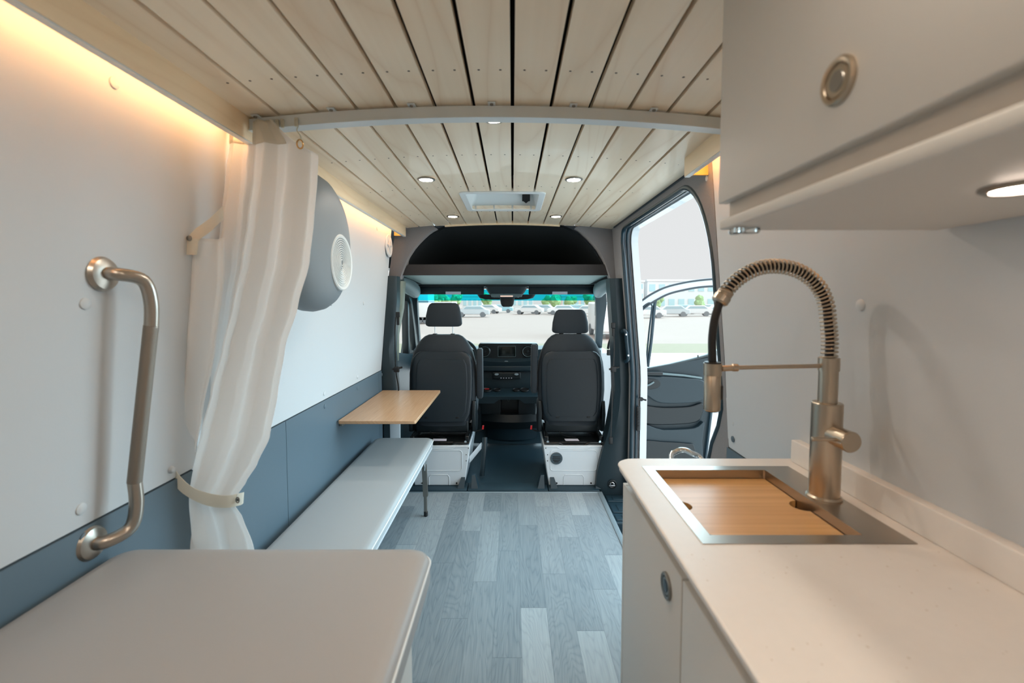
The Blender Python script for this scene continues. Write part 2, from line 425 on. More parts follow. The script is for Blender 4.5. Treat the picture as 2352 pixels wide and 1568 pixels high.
# valances hiding the light strips
for s, xv, y1, nm in ((-1, -.769, 3.315, 'left'), (1, .646, 1.74, 'right')):
    z1 = ceil_z(xv); bm = nb()
    box(bm, (min(xv, xv + s*.012), YB if s < 0 else .805, 1.818), (max(xv, xv + s*.012), y1, z1 + .004), .001)
    struct('trim_3' if s < 0 else 'trim_4', bm, 'maple_trim', f'pale maple valance board hiding the warm light strip on the {nm} side')
    bm = nb(); xs = sorted((xv + s*.012, wall_x(1.86, s)))
    box(bm, (xs[0], y1-.012, 1.822), (xs[1] + (.0), y1, 1.90))
    struct('trim_5' if s < 0 else 'trim_6', bm, 'amber', f'end cap board closing the {nm} valance')
    bm = nb(); x = xv + s*.016
    box(bm, (x-.002, YB+.02 if s < 0 else .82, 1.850), (x+.002, y1-.03, 1.862))
    ls = mk('led_strip', bm, 'led', label=f'warm white light strip tucked behind the {nm} ceiling valance', cat='light strip')
    xs = sorted((xv + s*.001, xv + s*.019)); mk('profile_lip', box(nb(), (xs[0], YB+.01 if s < 0 else .81, 1.8145), (xs[1], y1-.002, 1.8175)), 'ring_white', ls, label='slim white profile edge')

# ---------------------------------------------------------------- sliding door opening on the right
def door_ring(bm, xoff, t, pts_in, y0, y1, z0, z1, seg=96):
    """wall slab with a rounded opening; pts_in are (y, z) of the opening outline"""
    n = len(pts_in); cy = sum(p[0] for p in pts_in)/n; cz = sum(p[1] for p in pts_in)/n
    out = []
    for y, z in pts_in:
        dy, dz = y-cy, z-cz
        k = min((y1-cy)/dy if dy > 1e-6 else ((y0-cy)/dy if dy < -1e-6 else 1e9), (z1-cz)/dz if dz > 1e-6 else ((z0-cz)/dz if dz < -1e-6 else 1e9))
        out.append((cy+dy*k, cz+dz*k))
    W = lambda y, z, e: (wall_x(z, 1) + xoff + e, y, z)
    a = [bm.verts.new(W(y, z, 0)) for y, z in pts_in]; b = [bm.verts.new(W(y, z, 0)) for y, z in out]
    c = [bm.verts.new(W(y, z, t)) for y, z in pts_in]; d = [bm.verts.new(W(y, z, t)) for y, z in out]
    for i in range(n):
        j = (i+1) % n
        bm.faces.new((a[i], a[j], b[j], b[i])); bm.faces.new((c[i], d[i], d[j], c[j]))
        bm.faces.new((a[i], c[i], c[j], a[j])); bm.faces.new((b[i], b[j], d[j], d[i]))
    return bm
def opening(y0, y1, z0, z1, rb, rf):
    pts = []
    for cy, cz, r, a0 in ((y1-rf, z1-rf, rf, 0), (y0+rb, z1-rb*1.5, rb, 90), (y0+.05, z0+.05, .05, 180), (y1-.05, z0+.05, .05, 270)):
        for k in range(13):
            a = R(a0 + 90*k/12); zz = r*math.sin(a)*(1.5 if a0 == 90 else 1)
            pts.append((cy + r*math.cos(a), cz + zz))
    # densify the straight runs
    out = []
    for p, q in zip(pts, pts[1:]+pts[:1]):
        m = max(1, int(math.hypot(p[0]-q[0], p[1]-q[1])/.08))
        out += [(p[0]+(q[0]-p[0])*i/m, p[1]+(q[1]-p[1])*i/m) for i in range(m)]
    return out
def swell(pts):        # the rear edge swings forward near the wheel arch
    r = []
    for y, z in pts:
        k = max(0, min(1, (.98-z)/.30)); k = k*k*(3-2*k); r.append((y + (.13*k if y < 2.2 else 0), z))
    return r
op = swell(opening(1.735, 3.10, -.12, 1.835, .26, .10))
struct('wall_right', door_ring(nb(), -.002, .055, op, 1.697, 3.36, -.16, 1.93), 'felt', 'grey felt covered surround of the sliding door opening')
opo = swell(opening(1.75, 3.085, -.14, 1.828, .26, .10))
struct('door_1', door_ring(nb(), .058, .045, opo, 1.69, 3.44, -.30, 2.02), 'white_paint', 'white painted body jamb around the side door opening')
sl = [Vector((wall_x(z, 1) + .004, y, z)) for y, z in op]
bm = nb(); tube(bm, sl, .0135, 10, closed=True)
seal = mk('door_seal', bm, 'seal', label='black rubber seal running around the open side door', cat='door seal')
bm = nb(); tube(bm, [p + Vector((.03, -.002, 0)) for p in sl], .010, 8, closed=True); mk('outer_lip', bm, 'seal', seal)
# header roll above the opening, felt covered
bm = nb(); box(bm, (.735, 1.76, 1.868), (.80, 3.30, 1.93), .018, 4)
struct('trim_7', bm, 'felt', 'rounded felt header roll between ceiling and side door opening')
bm = nb(); tube(bm, [(.728, 1.76, 1.882), (.728, 3.28, 1.882)], .010, 8); struct('trim_8', bm, 'seal', 'dark rubber strip where the ceiling meets the door header')

# step well at the sliding door
bm = nb(); box(bm, (.635, 1.70, -.22), (.93, 2.80, -.20)); box(bm, (.636, 1.70, -.22), (.645, 3.16, -.03))
box(bm, (.636, 2.78, -.21), (.98, 3.36, -.035), .012)
for y, w in ((3.12, .10), (2.97, .13), (2.84, .08)): box(bm, (.66, y-w/2, -.04), (.93, y+w/2, -.026), .005); box(bm, (.70, y-w/2+.02, -.03), (.90, y+w/2-.02, -.022), .003)
for i, y in enumerate((2.62, 2.36, 2.10)):
    box(bm, (.64, y-.012, -.201), (.93, y+.012, -.187), .005)
for y in (2.49, 2.23):
    box(bm, (.70, y-.05, -.201), (.90, y+.05, -.194), .003)
box(bm, (.93, 1.70, -.24), (.99, 3.16, -.16), .008)
st = mk('step_well', bm, 'mat_floor', label='dark ridged plastic entrance step inside the open side door', cat='step')
# ---------------------------------------------------------------- cab floor
bm = nb(); box(bm, (-1.0, 3.159, -.05), (.62, 4.80, -.012))
struct('floor', bm, 'mat_floor', 'dark rubber floor of the driver cab')
bm = nb()
for x0, x1 in ((-.93, -.324), (-.320, .254), (.258, .62)): box(bm, (x0, 3.162, -.014), (x1, 3.30, .012), .006, 2)
for x in (-.80, -.37, -.27, .205, .30, .62):      # little ramps at the feet of the seat boxes
    d = .035 if x in (-.80, -.27, .30) else -.035
    hexa(bm, [(x-.025, 3.185, .01), (x+.025, 3.185, .01), (x+.025, 3.29, .01), (x-.025, 3.29, .01)],
         [(x-.012-d*.4, 3.255, .085), (x+.012-d*.4, 3.255, .085), (x+.012-d*.4, 3.285, .085), (x-.012-d*.4, 3.285, .085)])
mk('floor_edge_mat', bm, 'mat_floor', label='dark moulded rubber edging in front of the seat boxes', cat='floor mat')
# firewall and footwell hump
bm = nb(); sheet(bm, lambda u, v: Vector((-.9 + 1.75*u, 4.30 + .42*math.sin(min(1, v*1.3)*PI/2) - .05*math.cos((u-.5)*5), .0 + .40*v)), 12, 8)
struct('wall_front', bm, 'mat_floor', 'dark footwell wall below the dashboard')

# ---------------------------------------------------------------- B pillars
def col(bm, pts, y0, y1):      # vertical trim: list of (z, xin, xout)
    rings = [rr for rr in ([[Vector((xi, y0 + .03, z)), Vector((xi + (xo-xi)*.25, y0, z)), Vector((xi + (xo-xi)*.75, y0, z)), Vector((xo, y0 + .02, z)), Vector((xo, y1, z)), Vector((xi, y1, z))] for z, xi, xo in pts])]
    return loft(bm, rings)
# right pillar (passenger side), flared foot
rp = [(-.05, .62, .85), (.03, .600, .86), (.12, .607, .86), (.27, .640, .865), (.42, .684, .865), (.6, .716, .865), (.72, .729, .86), (.9, .722, .85), (1.1, .711, .84), (1.3, .694, .825), (1.51, .680, .81)]
bm = col(nb(), rp, 3.17, 3.33)
rpil = struct('trim_9', bm, 'plastic', 'dark plastic pillar cover between side door and passenger seat')
bm = nb(); lathe(bm, [(0, 0), (.030, 0), (.032, .006), (.026, .008), (.020, .004), (0, .003)], P(1406, 1111, Y=3.166), (0, -1, 0), 24)
lp = mk('lashing_eye', bm, 'plastic_dk', label='round lashing eye set in the foot of the right pillar', cat='lashing eye')
p = P(1406, 1111, Y=3.15); bm = nb(); tube(bm, [p + Vector((.013*math.cos(R(a)), 0, .013*math.sin(R(a)) - .002)) for a in range(-20, 201, 20)], .0035, 8); box(bm, p + Vector((-.022, -.002, -.016)), p + Vector((.022, .004, -.010)), .002)
mk('steel_loop', bm, 'chrome', lp, label='shiny steel loop')
# painted metal inner face of the pillar
bm = col(nb(), [(.98, .762, .80), (1.13, .75, .80), (1.33, .73, .79), (1.50, .712, .78)], 3.34, 3.44)
struct('trim_10', bm, 'pillar_lt', 'pale painted metal edge of the passenger door pillar')
# left pillar
lpp = [(-.02, -.965, -.80), (.5, -.965, -.82), (.8, -.965, -.845), (1.0, -.962, -.858), (1.1, -.96, -.85), (1.35, -.95, -.827), (1.53, -.935, -.825)]
struct('trim_11', col(nb(), lpp, 3.24, 3.36), 'plastic', 'dark plastic pillar cover between left wall and driver seat')
struct('trim_12', col(nb(), [(.9, -.90, -.868), (1.1, -.89, -.862), (1.3, -.88, -.822), (1.5, -.87, -.808)], 3.365, 3.46), 'pillar_lt', 'pale painted metal edge of the driver door pillar')

# ---------------------------------------------------------------- felt gussets either side of the over-cab arch
def gus(bm, outer, inner, y=3.37, dy=.10):
    A = [P(x, yy, Y=y) for x, yy in outer]; B = [P(x, yy, Y=y) for x, yy in inner]
    return band(bm, A, B, (0, dy, 0))
bm = gus(nb(), [(890, 650), (897, 605), (902, 565), (906, 545), (912, 532), (925, 522), (938, 515), (955, 512), (975, 510)],
         [(918, 640), (928, 612), (937, 590), (950, 570), (962, 556), (973, 545), (983, 536), (993, 529), (1003, 524)])
struct('trim_13', bm, 'felt', 'grey felt corner panel left of the over-cab arch')
bm = gus(nb(), [(1440, 645), (1440, 610), (1440, 575), (1442, 545), (1442, 525), (1436, 515), (1420, 511), (1390, 511), (1350, 511)],
         [(1402, 638), (1394, 612), (1386, 592), (1375, 573), (1365, 560), (1352, 546), (1341, 536), (1332, 528), (1322, 522)])
struct('trim_14', bm, 'felt', 'grey felt corner panel right of the over-cab arch')
# over-cab cavity: rear lining, curved sides
bm = nb()
arch = [(-.86, 1.50), (-.80, 1.62), (-.72, 1.74), (-.62, 1.84), (-.50, 1.90), (-.06, 1.93), (.38, 1.90), (.50, 1.84), (.60, 1.74), (.68, 1.62), (.74, 1.50)]
A = [(x, 3.44, z) for x, z in arch]; B = [(XC + (x-XC)*.9, 4.25, XC*0 + 1.50 + (z-1.50)*.55) for x, z in arch]
band(bm, A, B, (0, 0, .02))
Bv = [Vector(b) for b in B]
f = [bm.verts.new(b) for b in Bv]; bm.faces.new(f)
struct('ceiling', bm, 'felt_dk', 'black cloth lining of the over-cab storage space')
# shelf
z1 = P(1163, 607, Y=3.42).z; z0 = P(1163, 631, Y=3.42).z
bm = nb(); pts = [P(x, y, Y=3.42) for x, y in ((937, 607), (1392, 607), (1402, 632), (922, 632))]
prism(bm, pts, (0, .03, 0))
sh = mk('over_cab_shelf', bm, 'shelf', label='charcoal shelf spanning the cab under the black roof space', cat='shelf')
bm = nb()
q = [P(924, 632, Y=3.43), P(1401, 632, Y=3.43), P(1376, 655, Y=4.12), P(950, 655, Y=4.12)]
hexa(bm, q, [p + Vector((0, 0, .02)) for p in q])
mk('underside', bm, 'shelf_u', sh, label='pale grey underside panel')
bm = nb(); q = [P(952, 655, Y=4.12), P(1374, 655, Y=4.12)]
tube(bm, q, .012, 10); mk('edge_rail', bm, 'plastic_dk', sh, label='dark front rail')
for x in (951, 1373):
    p = P(x, 650, Y=3.99); mk('screw', cyl(nb(), p, p + Vector((0, -.004, -.006)), .006, 10), 'plastic_dk', sh)

# ---------------------------------------------------------------- windscreen, A pillars, cab roof
def wsp(px, py): 
    # windscreen plane: from (Y 4.2, z 1.45) down to (Y 4.95, z .80)
    d = ray(px, py); n = Vector((0, .65, .75)).normalized(); o = Vector((0, 4.2, 1.45))
    t = n.dot(o - Vector((0, 0, CAMZ)))/n.dot(d); return Vector((0, 0, CAMZ)) + d*t
def quad(bm, pts, t=(0, .008, .006)): return prism(bm, pts, t)
struct('window_1', quad(nb(), [wsp(950, 690), wsp(1378, 690), wsp(1400, 830), wsp(930, 830)]), 'glass', 'clear lower part of the windscreen')
struct('window_1', quad(nb(), [wsp(950, 666), wsp(1378, 666), wsp(1378, 690), wsp(950, 690)]), 'tint', 'blue tinted sun band along the top of the windscreen')
def apillar(bm, s):
    if s < 0: o = [(945, 655), (938, 690), (932, 740), (925, 790), (915, 860)]; i = [(962, 668), (961, 690), (963, 730), (966, 770), (972, 860)]
    else: o = [(1388, 655), (1391, 690), (1384, 740), (1380, 790), (1378, 860)]; i = [(1364, 668), (1366, 690), (1367, 730), (1366, 770), (1362, 860)]
    A = [wsp(*p) for p in o]; B = [wsp(*p) for p in i]
    return band(bm, A, B, (0, -.06, -.03))
struct('trim_15', apillar(nb(), -1), 'plastic', 'dark windscreen pillar on the driver side')
struct('trim_16', apillar(nb(), 1), 'plastic', 'dark windscreen pillar on the passenger side')
# roof lining of the cab between shelf and windscreen, side cant rails
bm = nb(); box(bm, (-.95, 4.05, 1.48), (.84, 4.30, 1.515)); box(bm, (-1.0, 3.40, 1.60), (-.93, 4.25, 2.0)); box(bm, (.84, 3.40, 1.62), (.90, 4.25, 2.0))
struct('ceiling', box(nb(), (-1.0, 4.26, 1.47), (.90, 4.30, 2.05)), 'felt_dk', 'black lining at the back of the roof space')
struct('ceiling', bm, 'plastic_dk', 'dark lining of the cab roof')
for s, xa in ((-1, -.90), (1, .80)):
    q = [(918, 646, 3.46), (934, 655, 3.7), (948, 664, 3.95), (954, 674, 4.15)] if s < 0 else [(1409, 642, 3.46), (1393, 652, 3.7), (1380, 661, 3.95), (1374, 674, 4.15)]
    bm = nb(); tube(bm, smooth([P(a, b, Y=c) for a, b, c in q], 5), [.03 + .035*math.sin(PI*(i+1)/18) for i in range(16)], 14)
    struct('trim_17' if s < 0 else 'trim_18', bm, 'plastic_lt', 'grey padded rail above the %s window' % ('driver' if s < 0 else 'passenger'))
# driver door (closed) with window and mirror-side quarter window
bm = nb(); X = -.965
def yz(pts, x, t): return prism(nb(), [(x, y, z) for y, z in pts], (t, 0, 0))
struct('door_2', yz([(3.36, -.2), (4.75, -.2), (4.75, .82), (4.2, .86), (3.36, .98)], X-.05, .09), 'plastic', 'closed driver door trim below the window')
bm = nb()
band(bm, [(X, 3.40, .96), (X+.03, 3.40, 1.35), (X+.06, 3.45, 1.50), (X+.06, 3.9, 1.50), (X+.05, 4.15, 1.38), (X+.02, 4.45, 1.08), (X, 4.65, .84)],
     [(X, 3.45, .96), (X+.03, 3.45, 1.33), (X+.06, 3.50, 1.46), (X+.06, 3.88, 1.46), (X+.05, 4.11, 1.34), (X+.02, 4.38, 1.06), (X, 4.55, .86)], (-.05, 0, 0))
box(bm, (X-.03, 4.08, .86), (X+.03, 4.13, 1.36), .008)
struct('window_2', bm, 'plastic_dk', 'dark frame of the driver door window')
struct('window_2', yz([(3.42, .96), (3.42, 1.45), (3.9, 1.48), (4.13, 1.36), (4.60, .84)], X-.02, .006), 'glass', 'driver door window glass')
# outer left skin so that no daylight leaks in
struct('wall_left', box(nb(), (-1.04, YB-.04, -.3), (-.985, 3.42, 2.06)), 'white_paint', 'white outer skin of the left side of the van')
struct('wall_right', box(nb(), (.885, YB-.04, -.3), (.93, 1.69, 2.06)), 'white_paint', 'white outer skin of the right side of the van')
struct('wall_right', box(nb(), (.82, 3.20, -.30), (.93, 3.42, .02)), 'white_paint', 'white sill below the passenger door pillar')
bm = nb(); box(bm, (.80, 3.42, -.30), (.93, 4.40, -.02)); hexa(bm, [(.80, 4.15, -.3), (.95, 4.15, -.3), (.95, 4.8, -.3), (.80, 4.8, -.3)], [(.80, 4.30, .86), (.95, 4.30, .86), (.95, 4.8, .86), (.80, 4.8, .86)])
struct('door_3', bm, 'white_paint', 'white painted sill and front pillar of the passenger door opening')
# bonnet / cowl
bm = nb(); sheet(bm, lambda u, v: Vector((-.95 + 1.78*u, 4.9 + 1.0*v, .86 - .22*v*v - .10*(2*u-1)**2)), 14, 8)
hood = mk('bonnet', bm, 'white_paint', solid=.02, label='white bonnet of the van beyond the windscreen', cat='bonnet')

# ================================================================ LEFT SIDE
# screw caps on the panels
caps = [('white', (262, 190), 'round white screw cap below the lit valance, nearest on the left wall', .0125),
        ('white', (195, 697), 'round white screw cap just behind the top end of the grab bar', .0125),
        ('white', (186, 1168), 'round white screw cap above the lower flange of the grab bar', .0125),
        ('grey', (190, 1235), 'grey screw cap beside the lower flange of the grab bar', .0125),
        ('white', (745, 903), 'faint white screw cap above the grey panel, behind the curtain edge', .0115),
        ('grey', (744, 933), 'grey screw cap on the blue-grey panel nearest the curtain', .0115),
        ('white', (821, 865), 'faint white screw cap above the grey panel near the oak table', .0115),
        ('grey', (820, 891), 'grey screw cap above the near corner of the oak table', .0115),
        ('grey', (876, 860), 'grey screw cap at the front end of the blue-grey panel', .0115),
        ('white', (761, 697), 'white screw cap just under the grey wall pod', .0115),
        ('white', (835, 696), 'white screw cap on the left wall between pod and driver seat', .0115),
        ('white', (866, 525), 'white screw cap under the valance before the round vent', .0115)]
for k, pp, lab, r in caps:
    p = on_wall(*pp); p.x += .004 if k == 'grey' else 0; bm = nb(); lathe(bm, [(r, 0), (r*.97, .0022), (r*.6, .0042), (0, .0048)], p, (1, 0, 0), 20)
    mk('screw_cap', bm, 'white_wall' if k == 'white' else 'grey_wall', label=lab, cat='screw cap', group='screw caps on the van walls')
for k, pp, lab, r in (('white', (1977, 700), 'round white screw cap on the wall right of the tap spring', .013),
                      ('white', (1686, 972), 'faint white screw cap near the front edge of the right wall', .0115),
                      ('grey', (1686, 1008), 'grey screw cap on the lower panel beside the grey post', .0115),
                      ('white', (1624, 409), 'white screw cap beneath the end of the right valance', .0115)):
    p = on_wall(pp[0], pp[1], 1); p.x -= .004 if k == 'grey' else 0; bm = nb(); lathe(bm, [(r, 0), (r*.97, .0022), (r*.6, .0042), (0, .0048)], p, (-1, 0, 0), 20)
    mk('screw_cap', bm, 'white_wall' if k == 'white' else 'grey_wall', label=lab, cat='screw cap', group='screw caps on the van walls')
# round vent at the far end
p = on_wall(892, 563); bm = nb()
lathe(bm, [(.082, 0), (.082, .006), (.070, .010), (.060, .006), (.060, .002), (0, .002)], p, (1, 0, 0.03), 36)
v = mk('wall_vent', bm, 'white_wall', label='round white vent on the left wall near the front', cat='vent')
bm = nb(); lathe(bm, [(.022, .003), (.022, .009), (0, .010)], p, (1, 0, 0.03), 20)
for a in range(0, 360, 60):
    d = Vector((0, math.cos(R(a)), math.sin(R(a)))); tube(bm, [p + d*.02 + Vector((.005, 0, 0)), p + d*.062 + Vector((.005, 0, 0))], .004, 6)
mk('vent_spider', bm, 'white_wall', v)

# grey pod with grille
pc = Vector((0, 1.715, 1.568)); xw = wall_x(1.57) + .006; RR = .256
pod_prof = [(.15, 0), (.205, .02), (.24, .055), (.254, .09), (.257, .12), (.250, .15), (.232, .175), (.205, .193), (.165, .204), (.10, .209), (0, .211)]
bm = lathe(nb(), pod_prof, (xw, pc.y, pc.z), (1, 0, .0), 64)
pod = mk('wall_pod', bm, 'pod', label='round grey bulging pod on the left wall beside the curtain', cat='wall pod', ang=60)
g = Vector((xw + .208, 1.775, 1.500)); bm = nb(); rg = .108
lathe(bm, [(rg, -.035), (rg, .002), (rg*.96, .006), (rg*.88, .004), (rg*.86, .0), (0, .0)], g, (1, 0, 0), 48)
gr = mk('grille', bm, 'grille', pod, label='white round ribbed grille')
bm = nb()
for i, rr in enumerate([.012 + .0085*j for j in range(10)]):
    tube(bm, [g + Vector((.002, rr*math.cos(2*PI*k/40), rr*math.sin(2*PI*k/40))) for k in range(40)], .0022, 6, closed=True)
mk('grille_ribs', bm, 'grille', gr)

# grab bar
a = on_wall(234, 629); b = on_wall(207, 1247)
off = Vector((.055, 0, 0)); bm = nb()
for p in (a, b): lathe(bm, [(.040, 0), (.040, .003), (.034, .010), (.017, .014), (0, .014)], p, (1, 0, 0), 32)
gb = thing('grab_bar', b, 'brushed steel grab bar on the left wall above the foreground bed', 'grab bar')
pa, pb = a, b
for p in (a, b):
    mk('flange', lathe(nb(), [(.038, 0), (.038, .003), (.033, .010), (.018, .015), (0, .015)], p, (1, 0, 0), 32), 'steel', gb)
pth = smooth([a, a + Vector((.03, .006, 0)), a + Vector((.052, .045, -.012)), a + Vector((.058, .058, -.06)), a + Vector((.056, .058, -.12))], 6)
pb_ = smooth([b + Vector((.056, .058, .12)), b + Vector((.058, .058, .06)), b + Vector((.052, .045, .012)), b + Vector((.03, .006, 0)), b], 6)
mk('bar', tube(nb(), pth, .0145, 20), 'steel', gb); mk('bar', tube(nb(), pb_, .0145, 20), 'steel', gb)
mk('grip', tube(nb(), [pth[-1] + Vector((0, 0, .005)), pb_[0] - Vector((0, 0, .005))], .0149, 20), 'steel_rough', gb, label='duller knurled steel grip')

# foreground bed platform
BZ = .767; XR = -.19
def cushion(bm, x0, x1, y0, y1, z0, z1, r=.02, sag=.004):
    rings = []
    prof = [(0, .30), (.0, .0)]
    for z, ins in ((z0, r*.5), (z0 + r*.6, 0), (z1 - r, 0), (z1 - r*.4, r*.25), (z1 - r*.08, r*.7), (z1, r*1.6)):
        pts = rrect(x0+ins, x1-ins, y0+ins, y1-ins, .045-ins*.4, 8); rings.append([Vector((x, y, z)) for x, y in pts])
    return loft(bm, rings)
bed = thing('foreground_bed', (-.55, .1, 0), 'pale grey padded bed platform filling the lower left foreground', 'bed')
bm = cushion(nb(), wall_x(.77)+.012, XR, -.9, 1.056, BZ-.075, BZ, .018)
cu = mk('cushion', bm, 'vinyl', bed)
bm = nb(); tube(bm, [Vector((x, y, BZ-.020)) for x, y in rrect(wall_x(.77)+.012, XR, -.9, 1.056, .045, 8)], .0035, 8, closed=True)
mk('piping', bm, 'piping', cu, label='white piping around the upper edge')
mk('base', box(nb(), (wall_x(.6)+.012, -.92, 0), (XR-.035, .98, BZ-.077), .004), 'cabinet', bed)

# bench
BE = .452
bn = thing('wall_bench', (-.71, 2.2, 0), 'long pale grey bench along the left wall under the table', 'bench')
bm = cushion(nb(), -.905, -.52, 1.42, 2.97, BE-.055, BE, .018)
cu = mk('cushion', bm, 'vinyl_cool', bn)
bm = nb(); tube(bm, [Vector((x, y, BE-.018)) for x, y in rrect(-.905, -.52, 1.42, 2.985, .045, 8)], .003, 8, closed=True); mk('piping', bm, 'piping', cu)
mk('seat_board', box(nb(), (-.90, 1.44, BE-.072), (-.528, 2.95, BE-.057), .002), 'white_wall', bn)
for (x, y) in ((-.555, 2.80), (-.555, 1.6)):
    bm = nb(); prism(bm, [(x-.014, y-.012, BE-.072), (x+.014, y-.012, BE-.072), (x+.014, y+.012, BE-.072), (x-.014, y+.012, BE-.072)], (.010, -.004, -(BE-.072-.13)))
    box(bm, (x-.0005, y-.014, .032), (x+.019, y+.004, .15), .002)
    lg = mk('folding_leg', bm, 'dull_steel', bn)
    mk('rubber_foot', cyl(nb(), (x+.010, y-.005, 0), (x+.010, y-.005, .034), .013, 16, .004), 'black', lg)
    bm = nb(); box(bm, (x-.006, y-.020, BE-.115), (x+.020, y-.013, BE-.078), .002); tube(bm, [(x+.008, y-.018, BE-.11), (x+.010, y-.02, BE-.13), (x+.008, y-.02, BE-.155)], .002, 6); box(bm, (x+.0, y-.028, BE-.10), (x+.014, y-.02, BE-.088), .001)
    mk('latch', bm, 'chrome', lg)

# table
TZ = .716
tb = thing('wall_table', (-.72, 2.86, TZ-.02), 'oak fold-out table top fixed to the left wall above the bench', 'table')
bm = nb(); pts = [Vector((x, y, TZ-.017)) for x, y in rrect(-.928, -.514, 2.385, 3.225, .012, 4)]
prism(bm, pts, (0, 0, .017)); mk('table_top', bm, 'oak', tb, bev=.002)
bm = nb(); box(bm, (-.935, 2.42, TZ-.038), (-.915, 3.20, TZ-.0175), .002); mk('wall_batten', bm, 'dull_steel', tb)
bm = nb(); box(bm, (-.885, 3.236, .02), (-.81, 3.25, .70), .004)
struct('trim_19', bm, 'white_paint', 'white painted pillar base under the table end')

# ---------------------------------------------------------------- curtain rail with curtain
RY = 1.375
xs = [P(567, 262, Y=RY).x + i*.04 for i in range(0, 41)]; xs = [x for x in xs if x < .72] + [.72]
def rail_z(x): return ceil_z(x) - .006
bm = nb()
A = [(x, RY-.016, rail_z(x)) for x in xs]; B = [(x, RY-.016, rail_z(x)-.030) for x in xs]
band(bm, A, B, (0, .032, 0))
rail = mk('curtain_rail', bm, 'ring_white', label='white curved curtain track screwed across the board ceiling', cat='curtain rail')
bm = nb(); band(bm, [(x, RY-.020, rail_z(x)-.030) for x in xs], [(x, RY+.020, rail_z(x)-.030) for x in xs], (0, 0, -.004)); mk('bottom_lip', bm, 'ring_white', rail)
for px in (597, 768, 949, 1130, 1315, 1496):
    x = P(px, 245, Y=RY).x; z = ceil_z(x); bm = nb()
    box(bm, (x-.011, RY-.034, z-.005), (x+.011, RY+.01, z-.001), .001); mc = mk('mounting_clip', bm, 'ring_white', rail); mk('screw_head', cyl(nb(), (x, RY-.026, z-.004), (x, RY-.026, z-.009), .005, 10), 'dull_steel', mc)
# gliders
gl = []
for i, px in enumerate((591, 602, 616, 627, 638, 650, 682)):
    x = P(px, 275, Y=RY-.018).x; z = rail_z(x) - .012; bm = nb()
    box(bm, (x-.005, RY-.026, z-.026), (x+.005, RY-.019, z), .0024); cyl(bm, (x, RY-.028, z-.006), (x, RY-.02, z-.006), .0022, 8)
    mk('curtain_glider', bm, 'plastic_clear', label=('milky curtain glider alone on the track, holding the loose hook' if px == 682 else 'milky curtain glider, ' + ['nearest the wall end of the track', 'second from the wall end', 'third from the wall end', 'fourth from the wall end', 'fifth from the wall end', 'sixth from the wall, last of the tight row'][i]), cat='curtain glider', group='curtain gliders on the track' )
# curtain cloth
Lp = [(275, 579), (285, 578), (330, 577), (400, 572), (500, 560), (600, 545), (700, 525), (800, 502), (900, 476), (1000, 452), (1060, 438), (1100, 430), (1130, 425), (1150, 424), (1180, 420), (1256, 411), (1400, 408)]
Rp = [(275, 655), (285, 668), (330, 731), (400, 729), (500, 722), (600, 712), (700, 686), (800, 656), (900, 640), (1000, 622), (1060, 596), (1100, 574), (1130, 556), (1150, 550), (1180, 566), (1256, 587), (1400, 600)]
def interp(tab, y):
    if y <= tab[0][0]: return tab[0][1]
    for (a, va), (b, vb) in zip(tab, tab[1:]):
        if y <= b:
            t = (y-a)/(b-a); t = t*t*(3-2*t)*.5 + t*.5; return va + (vb-va)*t
    return tab[-1][1]
cur = thing('curtain', (-.8, 1.29, .45), 'white curtain gathered and tied back against the left wall', 'curtain')
def cfold(yb, n, amp, ph, Ltab, Rtab, xl=lambda v: 0):
    def f(u, v):
        py = 277 + (1400-277)*v
        L, Rr = interp(Ltab, py), interp(Rtab, py)
        pinch = math.exp(-((py-1140)/70)**2)
        A = amp*(1 - .55*pinch)*(0.55 + .45*min(1, (py-277)/200))
        w = math.sin(2*PI*(n*u + .10*math.sin(5*u + v*1.2)) + ph); w2 = .6*math.sin(2*PI*(n*2.3*u) + ph*2 + v*.6)
        yy = yb - .03*v + A*w + A*.25*w2 - .02*pinch
        p = P(L + (Rr-L)*u, py, Y=yb - .03*v)
        top = 0
        return Vector((p.x + .003*w2*(1-pinch), yy, p.z))
    return f
# front layer: top edge droops towards the loose hook at the right
def droop(f):
    def g(u, v):
        p = f(u, v)
        k = max(0, (u-.62)/.38)
        p.z -= (1-v)**10*k*.055; return p
    return g
mk('front_panel', sheet(nb(), droop(cfold(1.335, 2.6, .014, .6, Lp, Rp)), 120, 110), 'curtain', cur, solid=.0012, ang=180)
Lb = [(275, 528), (330, 526), (400, 516), (500, 504), (600, 492), (700, 480), (800, 466), (900, 452), (1000, 440), (1100, 428), (1140, 424), (1180, 420), (1256, 414), (1400, 410)]
Rb = [(275, 590), (330, 600), (400, 600), (500, 590), (600, 580), (700, 560), (800, 545), (900, 530), (1000, 500), (1100, 470), (1140, 460), (1180, 480), (1256, 500), (1400, 505)]
mk('side_panel', sheet(nb(), cfold(1.385, 2.0, .012, 1.9, Lb, Rb), 40, 90), 'curtain', cur, solid=.0012, ang=180)
Lw = [(275, 500), (545, 424), (640, 420), (800, 409), (950, 402), (1060, 398), (1100, 408), (1140, 418), (1180, 421), (1256, 412), (1400, 410)]
Rw = [(275, 560), (545, 520), (640, 520), (800, 500), (950, 470), (1060, 450), (1100, 440), (1140, 450), (1180, 470), (1256, 490), (1400, 495)]
def wallpanel(u, v):
    py = 548 + (1400-548)*v; L, Rr = interp(Lw, py), interp(Rw, py)
    pinch = math.exp(-((py-1140)/90)**2)
    q = on_wall(L, min(py, 1130)); pl = P(L, py, Y=max(1.22, min(1.30, q.y + .015))); pr = P(Rr, py, Y=1.33)
    p = pl.lerp(pr, u); p.y += .010*math.sin(2*PI*1.6*u + 1)*(1-pinch*.5) ; return p
